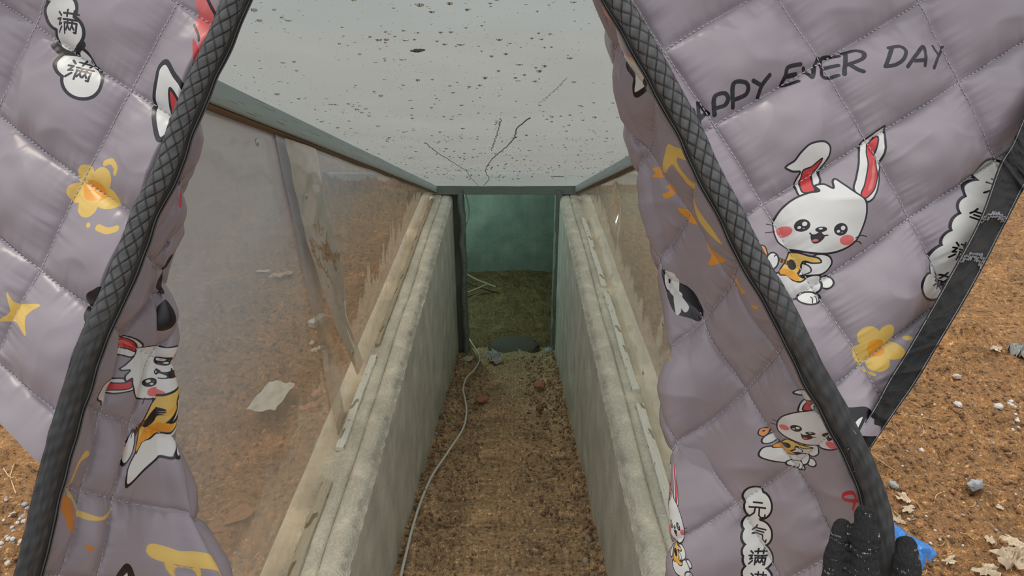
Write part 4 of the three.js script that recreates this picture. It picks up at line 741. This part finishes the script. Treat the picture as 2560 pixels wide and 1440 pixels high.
{ // outside, on the right
  const st = (px, py, w, m, label, k = 0.7) => { const p = onGround(px, py), s = w / 2 * (-p.z * CP - (p.y - EYE) * SP) / F; lay('stone', lump(s, s * 0.65, s * k, 0.35, 3), m, px, py, rr(0, 6), label, 'stone', null, s * 0.3); };
  st(2234, 1212, 24, mGreyStone, 'small angular grey stone on the brown earth, nearer the curtain edge'); st(2437, 1212, 42, mGreyStone, 'larger grey stone on the brown earth at the right', 0.6); st(2303, 1126, 15, mWhite, 'white pebble below the hem tape of the right curtain'); st(2395, 1011, 20, mWhite, 'round white pebble on the earth near the right hem tape'); st(2496, 1016, 22, mWhite, 'oval white pebble beside the patch of pale crumbs'); st(2392, 941, 20, mPale, 'cream pebble uppermost beside the right hem tape');
  st(2258, 1104, 14, mBrick, 'reddish pebble at the lower end of the hem tape'); st(2382, 1228, 15, mBrick, 'reddish pebble between the two grey stones');
  const sc = (px, py, w, h, turn, label, m = mScrap, wave = 0.35) => { const p = onGround(px, py), q = (-p.z * CP - (p.y - EYE) * SP) / F; lay('shred', scrap(w * q, h * q * 1.3, px * 0.37, wave, 0.75, 0.0012, 22, 1.3), m, px, py, turn, label, 'scrap', null, 0.003); };
  sc(2262, 1250, 26, 26, 0.4, 'upper cream shred of husk beside the right curtain edge'); sc(2268, 1276, 24, 24, 1.4, 'middle cream shred of husk beside the right curtain edge'); sc(2243, 1302, 26, 16, 2.2, 'cream shred of husk above the blue bag'); sc(2525, 1412, 72, 52, 0.3, 'large cream shred of husk in the lower right corner', mScrap, 0.6); sc(2535, 1362, 50, 26, 2.5, 'forked cream shred of husk above the large one'); sc(2462, 1432, 56, 24, 0.2, 'ragged cream shred of husk left of the large one', mScrap, 0.5); sc(2500, 1270, 12, 12, 0.2, 'tiny cream flake on the earth at the right'); sc(2488, 874, 26, 20, 0.7, 'cream dead leaf on the earth near the grey plastic scrap'); sc(2475, 1352, 22, 16, 0.7, 'small cream shred of husk above the lower right corner'); sc(2370, 1405, 40, 18, 0.5, 'pale shred of husk beside the tip of the blue bag');
  const q = onGround(2556, 892); lay('plastic_scrap', scrap(0.11, 0.09, 5.7, 0.45, 0.4, 0.001, 30, 2.2), phys({ color: lin(0.36, 0.38, 0.36), roughness: 0.35 }), 2562, 890, 0.3, 'crumpled greyish plastic scrap at the right edge', 'plastic', null, 0.005);
  for (let i = 0; i < 16; i++) { const s = rr(0.003, 0.008); lay('crumb', lump(s, s * 0.7, s, 0.35, 2), mWhite, 2538 + rr(-16, 24), 1032 + rr(-34, 50), rr(0, 6), 'white crumb in the pale patch at the right edge', 'crumb', 'white crumbs at the right edge', s * 0.3); }
  for (let i = 0; i < 46; i++) { const s = rr(0.002, 0.005), px = rr(2190, 2560), py = rr(1120, 1440), c = ['cream', 'white', 'reddish', 'grey'][i % 4]; lay('pebble', lump(s, s * 0.7, s * 0.85, 0.3, 2), [mPale, mWhite, mBrick, mGreyStone][i % 4], px, py, rr(0, 6), 'tiny ' + c + ' pebble scattered on the brown earth right of the curtain', 'pebble', 'tiny ' + c + ' pebbles at the right', s * 0.3); }
  for (let i = 0; i < 34; i++) { const s = rr(0.003, 0.008), px = rr(0, 95), py = rr(1240, 1440), c = ['cream', 'white', 'grey'][i % 3]; lay('pebble', lump(s, s * 0.7, s * 0.85, 0.3, 2), [mPale, mWhite, mGreyStone][i % 3], px, py, rr(0, 6), 'tiny ' + c + ' pebble on the earth in the lower left corner', 'pebble', 'tiny ' + c + ' pebbles in the lower left corner', s * 0.3); }
  const straw = (pts, label, group, r = 0.0011) => tag(mesh('straw', tube(pts.map(([x, y], i) => onGround(x, y, 0.004 + 0.004 * (i % 2))), r, 24, 5), mStraw), label, 'straw', group);
  straw([[2180, 1135], [2205, 1155], [2240, 1178]], 'long dry straw at the lower end of the hem tape'); straw([[2335, 1258], [2340, 1240], [2352, 1232], [2362, 1228]], 'curled dry straw between the grey stones'); straw([[2400, 1332], [2420, 1336], [2435, 1350]], 'dry straw right of the blue bag tip'); straw([[2235, 1278], [2250, 1292], [2254, 1308]], 'dry straw above the blue bag'); straw([[2245, 1033], [2290, 1041], [2342, 1050]], 'straight dry straw beside the hem tape'); straw([[2270, 1000], [2290, 1010], [2302, 1018]], 'short dry straw beside the hem tape'); straw([[2300, 1090], [2310, 1080], [2306, 1062]], 'thin curved straw below the straight one');
  straw([[8, 1170], [25, 1192], [34, 1195]], 'left fork of the dry twig at the lower left', 'forked twig pieces', 0.0016); straw([[25, 1192], [33, 1165], [36, 1160]], 'right fork of the dry twig at the lower left', 'forked twig pieces', 0.0016); straw([[25, 1190], [32, 1212], [40, 1234]], 'stem of the dry twig at the lower left', 'forked twig pieces', 0.0016);
  for (let i = 0; i < 22; i++) { const x = rr(2200, 2550), y = rr(1080, 1430), a = rr(0, 6), l = rr(8, 22); straw([[x, y], [x + Math.cos(a) * l * 0.5 + rr(-3, 3), y + Math.sin(a) * l * 0.5], [x + Math.cos(a + 0.4) * l, y + Math.sin(a + 0.4) * l]], 'short bit of dry straw scattered on the earth at the right', 'bits of straw at the right', 0.0008); }
}
// crumbly soil and gravel: nobody could count it
function scatter(name, n, geo, mat, f, label) {
  const im = new THREE.InstancedMesh(geo, mat, n), m4 = new THREE.Matrix4(), q = new THREE.Quaternion(), col = new THREE.Color();
  for (let i = 0; i < n; i++) { const [p, s, c] = f(i); q.setFromEuler(new THREE.Euler(rr(0, 6), rr(0, 6), rr(0, 6))); m4.compose(p, q, V(s, s * rr(0.6, 1), s * rr(0.6, 1))); im.setMatrixAt(i, m4); im.setColorAt(i, col.setRGB(...c)); }
  im.name = name; im.castShadow = im.receiveShadow = true; scene.add(im); return tag(im, label, name === 'gravel' ? 'gravel' : 'soil', null, 'stuff');
}
const crumbGeo = lump(1, 1, 1, 0.35, 1, 3.3), tintC = (k, w) => [lerp(0.27, 0.6, w) * k, lerp(0.155, 0.55, w) * k, lerp(0.078, 0.45, w) * k];
scatter('soil_crumbs', 16000, crumbGeo, std({ color: 0xffffff }), () => { const left = rnd() < 0.22, x = left ? rr(-1.5, -0.6) : rr(0.55, 1.75), d = rr(0.8, left ? 2.6 : 2.7), s = 0.0012 + 0.007 * Math.pow(rnd(), 6); return [V(x, groundY(x, d) + s * 0.3, -d), s, tintC(rr(0.6, 1.25), rnd() < 0.05 ? rr(0.4, 1) : 0)]; }, 'loose brown crumbs of earth around the dugout');
scatter('gravel', 7000, crumbGeo, std({ color: 0xffffff }), () => { const side = rnd() < 0.5 ? -1 : 1, e = Math.pow(rnd(), 1.6) * 0.24, d = rr(1.0, 4.0), x = side < 0 ? XL + 0.01 + e : XR - 0.01 - e, s = 0.0015 + 0.010 * Math.pow(rnd(), 6), w = rnd() < 0.15 ? rr(0.2, 0.8) : 0.08; const bank = 0.05 * sstep(Math.abs(x + 0.04), 0.2, 0.36); const y = floorY(d) + bank * (0.6 + 0.6 * fbm(x * 4, d * 3, 2)) + 0.03 * fbm(x * 3, d * 3, 3) + 0.014 * fbm(x * 14, d * 14, 3); return [V(x, y + s * 0.3, -d), s, tintC(rr(0.7, 1.15), w)]; }, 'loose gravel and crumbs along the foot of the trench walls');
{ // on the floor of the trench and den
  const fl = (name, geo, m, px, py, turn, label, cat, up = 0.012) => { const o = mesh(name, geo, m); o.position.copy(M.onFloor(px, py, up)); o.rotation.set(0.2, turn, 0); return tag(o, label, cat); };
  fl('brick_shard', lump(0.038, 0.012, 0.022, 0.35), mBrick, 1205, 998, 0.2, 'orange brick shard on the trench floor, beside the white cable', 'brick', 0.02);
  fl('brick_shard', lump(0.036, 0.016, 0.03, 0.4), mBrick, 1348, 962, 0.8, 'brown brick shard by the foot of the right trench wall', 'brick', 0.03);
  fl('clod', lump(0.022, 0.014, 0.02, 0.4), mClod, 1350, 1020, 0.8, 'dark clod of earth by the right trench wall', 'clod', 0.03);
  fl('plastic_scrap', scrap(0.09, 0.15, 11.7, 0.3, 0.3, 0.001, 24, 2), std({ color: lin(0.5, 0.5, 0.47) }), 1238, 895, 0.6, 'pale crumpled plastic scrap on the floor at the den doorway', 'plastic', 0.02);
  fl('paper_scrap', scrap(0.09, 0.05, 6.3, 0.3, 0.5, 0.001, 20, 2), mPale, 1168, 898, 0.3, 'pale scrap on the floor behind the cable bend', 'paper', 0.02);
  fl('stone', lump(0.03, 0.025, 0.03, 0.4), mGreyStone, 1372, 880, 0.3, 'grey stone at the foot of the right doorpost', 'stone', 0.03);
  fl('dark_heap', lump(0.19, 0.024, 0.12, 0.2, 4), std({ color: lin(0.13, 0.11, 0.085), bumpMap: rep(grain, 6), bumpScale: 0.006 }), 1284, 866, 0, 'low dark heap just inside the den doorway', 'heap', 0);  // low lump in one even dark colour
  const q = D(1322, 772, 5.02), e = D(1400, 792, 4.86), bark = tube([q, q.clone().lerp(e, 0.4).add(V(0, 0.004, 0)), q.clone().lerp(e, 0.8), e], 0.045, 40, 18);
  const lg = thing('log', 'dark log lying in the den, poking out from behind the right doorpost', 'log'); mesh('bark', bark, std({ color: lin(0.05, 0.04, 0.032), bumpMap: rep(grain, 6), bumpScale: 0.01 }), lg); const end = mesh('cut_end', place(lump(0.045, 0.006, 0.045, 0.08, 3), V(0, 0, 0)), M.wood, lg); end.position.copy(q); end.quaternion.setFromUnitVectors(V(0, 1, 0), q.clone().sub(e).normalize());
  const stick = (l, label) => tag(mesh('stick', tube(l.map(([x, y, d]) => D(x, y, d)), 0.009, 30, 7), M.twig), label, 'stick');
  stick([[1150, 676, 5.3], [1190, 698, 5.2], [1240, 718, 5.1]], 'upper thin stick in the den behind the left doorpost'); stick([[1150, 738, 5.0], [1180, 727, 5.05], [1216, 712, 5.12]], 'lower thin stick in the den behind the left doorpost');
}
{ // blue plastic bag, crumpled on the earth
  const out = [[2190, 1290], [2222, 1304], [2250, 1318], [2290, 1345], [2322, 1362], [2341, 1383], [2330, 1402], [2305, 1424], [2290, 1430], [2260, 1490], [2190, 1500]], c = new THREE.CatmullRomCurve3(out.map(([x, y]) => onGround(x, y, 0.004)), true, 'centripetal'), P = [], P2 = [], Q = [], mid = onGround(2245, 1395, 0.02), n = 90, m = 26;
  for (let i = 0; i <= n; i++) { const e = c.getPoint((i % n) / n); P.push([]); P2.push([]); Q.push([]); for (let j = 0; j <= m; j++) { const r = j / m, p = mid.clone().lerp(e, r), k = Math.sin(Math.PI * Math.min(1, r * 1.02)); p.y += (1 - r) * 0.02 + 0.016 * k * (0.5 + Math.abs(n2(p.x * 26, p.z * 26)) - Math.abs(n2(p.x * 60 + 4, p.z * 60)) * 0.4) ; P[i].push(p); P2[i].push(p.clone().add(V(0, -0.0015, 0))); Q[i].push([p.x, p.z]); } }
  const t = thing('plastic_bag', 'crumpled blue plastic bag on the earth behind the gloved fingers', 'bag');
  mesh('sheet', mergeGeometries([gridGeo(P, Q, null, true), gridGeo(P2, Q, null, false)]), phys({ color: lin(0.045, 0.24, 0.66), roughness: 0.38, clearcoat: 0.2 }), t);
  const w = std({ color: lin(0.8, 0.8, 0.78) }); mesh('label', place(lump(0.013, 0.004, 0.016, 0.2), onGround(2215, 1308, 0.012)), w, t).userData = { label: 'white patch' }; mesh('label', place(lump(0.011, 0.004, 0.012, 0.2), onGround(2210, 1432, 0.04)), w, t).userData = { label: 'white printed patch' };
}
// ---------------------------------------------------------------- the gloved hand that holds the curtain open
{
  const chains = [ // index, middle, ring, little, thumb: [px, py, depth, radius]
    [[2107, 1318, 0.458, 0.0064], [2092, 1390, 0.450, 0.0074], [2082, 1475, 0.442, 0.0084], [2098, 1615, 0.438, 0.0098]],
    [[2163, 1290, 0.452, 0.0070], [2165, 1350, 0.443, 0.0081], [2160, 1450, 0.434, 0.0088], [2164, 1610, 0.435, 0.0100]],
    [[2266, 1362, 0.478, 0.0070], [2268, 1420, 0.464, 0.0084], [2262, 1500, 0.446, 0.0092], [2228, 1615, 0.438, 0.0100]],
    [[2322, 1500, 0.470, 0.0062], [2324, 1545, 0.458, 0.0074], [2312, 1600, 0.448, 0.0082], [2284, 1660, 0.440, 0.0090]],
    [[2010, 1590, 0.462, 0.0082], [2020, 1660, 0.450, 0.0096], [2070, 1750, 0.438, 0.0112], [2140, 1850, 0.432, 0.0130]]].map((c) => c.map(([x, y, z, r]) => [at(x, y, z), r]));
  const palm = [[[2110, 1625, 0.436, 0.0125], [2170, 1840, 0.430, 0.0150]], [[2166, 1615, 0.436, 0.013], [2195, 1850, 0.430, 0.0160]], [[2228, 1630, 0.438, 0.0125], [2215, 1850, 0.430, 0.0160]], [[2284, 1675, 0.440, 0.011], [2245, 1850, 0.430, 0.0150]], [[2190, 1850, 0.430, 0.0200], [2215, 1990, 0.420, 0.0220]], [[2235, 1850, 0.430, 0.0180], [2235, 1990, 0.420, 0.0220]]].map((c) => c.map(([x, y, z, r]) => [at(x, y, z), r]));
  const O = at(2180, 1620, 0.447), half = 0.115, res = 84, mc = new MarchingCubes(res, new THREE.MeshBasicMaterial(), false, false, 120000);
  const cap = (p, [a, ra], [b, rb]) => { const ab = b.clone().sub(a), h = clamp(p.clone().sub(a).dot(ab) / ab.lengthSq(), 0, 1); return p.distanceTo(a.clone().addScaledVector(ab, h)) - lerp(ra, rb, h); };
  const smin = (a, b, k) => { const h = Math.max(k - Math.abs(a - b), 0) / k; return Math.min(a, b) - h * h * k / 4; };
  // the grid stands square to the camera so that the fingers run along it
  const q = camera.quaternion.clone(); camera.updateMatrixWorld(); q.setFromEuler(camera.rotation);
  const iq = q.clone().invert(), loc = (c) => c.map(([p, r]) => [p.clone().sub(O).applyQuaternion(iq), r]), ch = chains.map(loc), pa = palm.map(loc), p = V(0, 0, 0), hs = res / 2;
  for (let z = 0, i = 0; z < res; z++) for (let y = 0; y < res; y++) for (let x = 0; x < res; x++, i++) {
    p.set((x - hs) / hs * half, (y - hs) / hs * half, (z - hs) / hs * half);
    let d = 9; for (const c of pa) d = smin(d, cap(p, c[0], c[1]), 0.014);
    let all = d; for (const c of ch) { let f = 9; for (let k = 0; k < 3; k++) f = smin(f, cap(p, c[k], c[k + 1]), 0.004); all = Math.min(all, smin(d, f, 0.010)); }
    const knit = 0.0004 * Math.sin(p.y * 2600) + 0.0005 * n3(p.x * 160, p.y * 160, p.z * 160);
    mc.field[i] = -(all + knit) * 100;
  }
  mc.isolation = 0; mc.update();
  const g0 = new THREE.BufferGeometry(), cnt = mc.count, pos = new Float32Array(cnt * 3), uv = new Float32Array(cnt * 2);
  for (let i = 0; i < cnt; i++) { for (let k = 0; k < 3; k++) pos[i * 3 + k] = mc.positionArray[i * 3 + k] * half; uv[i * 2] = (pos[i * 3] + pos[i * 3 + 2] * 0.6) * 8; uv[i * 2 + 1] = pos[i * 3 + 1] * 8; }
  g0.setAttribute('position', new THREE.BufferAttribute(pos, 3)); g0.setAttribute('uv', new THREE.BufferAttribute(uv, 2));
  const g = mergeVertices(g0, 1e-6); g.computeVertexNormals();
  const [c, x2] = canvas(512, 512); x2.fillStyle = 'rgb(30,31,32)'; x2.fillRect(0, 0, 512, 512);
  for (let y = 0; y < 512; y += 5) for (let x = 0; x < 512; x += 4) { const k = rnd(), v = 22 + 24 * rnd(); x2.fillStyle = `rgb(${v},${v},${v + 1})`; x2.fillRect(x + (y % 10 ? 2 : 0), y, 3, 3); if (k > 0.975) { const n = 3 + rnd() * 8 | 0, w = 150 + 90 * rnd(); for (let j = 0; j < n; j++) if (rnd() < 0.85) { x2.fillStyle = `rgba(${w},${w},${w},${0.5 + 0.5 * rnd()})`; x2.fillRect(x + j * 4, y + (rnd() * 2 | 0), 2.2, 2 + rnd() * 2); } } }
  const knitMap = canvasTex(c), knitBump = tex(128, 128, (u, v) => { const h = 128 + 60 * Math.sin(v * 6.2832 * 24) + 50 * Math.sin(u * 6.2832 * 30 + (v * 24 % 1 > 0.5 ? 3 : 0)); return [h, h, h]; }, false);
  const man = thing('person', 'gloved hand of a person reaching in from below to hold the curtain edge aside', 'person', O);
  man.quaternion.copy(q);
  const glove = mesh('glove', g, std({ map: knitMap, bumpMap: knitBump, bumpScale: 0.0012, roughness: 1 }), man); glove.userData = { label: 'black knitted glove with pale flecks' };
  const w0 = at(2228, 1975, 0.421).sub(O).applyQuaternion(iq), e0 = V(0.32, -0.62, -0.12).sub(O.clone().sub(V(0, EYE, 0)).applyQuaternion(iq)), P = [], Q = [], ax = e0.clone().sub(w0), T = ax.clone().normalize(), B = T.clone().cross(V(1, 0, 0)).normalize(), N = B.clone().cross(T);
  for (let i = 0; i <= 40; i++) { const t = i / 40, r = lerp(0.031, 0.052, t) * (1 + 0.05 * Math.sin(t * 30)); P.push([]); Q.push([]); for (let j = 0; j <= 28; j++) { const a = j / 28 * 6.2832; P[i].push(w0.clone().addScaledVector(ax, t).addScaledVector(B, Math.cos(a) * r * (1 + 0.06 * n2(t * 6, Math.cos(a)))).addScaledVector(N, Math.sin(a) * r)); Q[i].push([t * 3, j / 28]); } }
  mesh('sleeve', gridGeo(P, Q), std({ color: lin(0.03, 0.034, 0.045), roughness: 0.85 }), man).userData = { label: 'dark jacket sleeve' };
}

renderer.render(scene, camera);
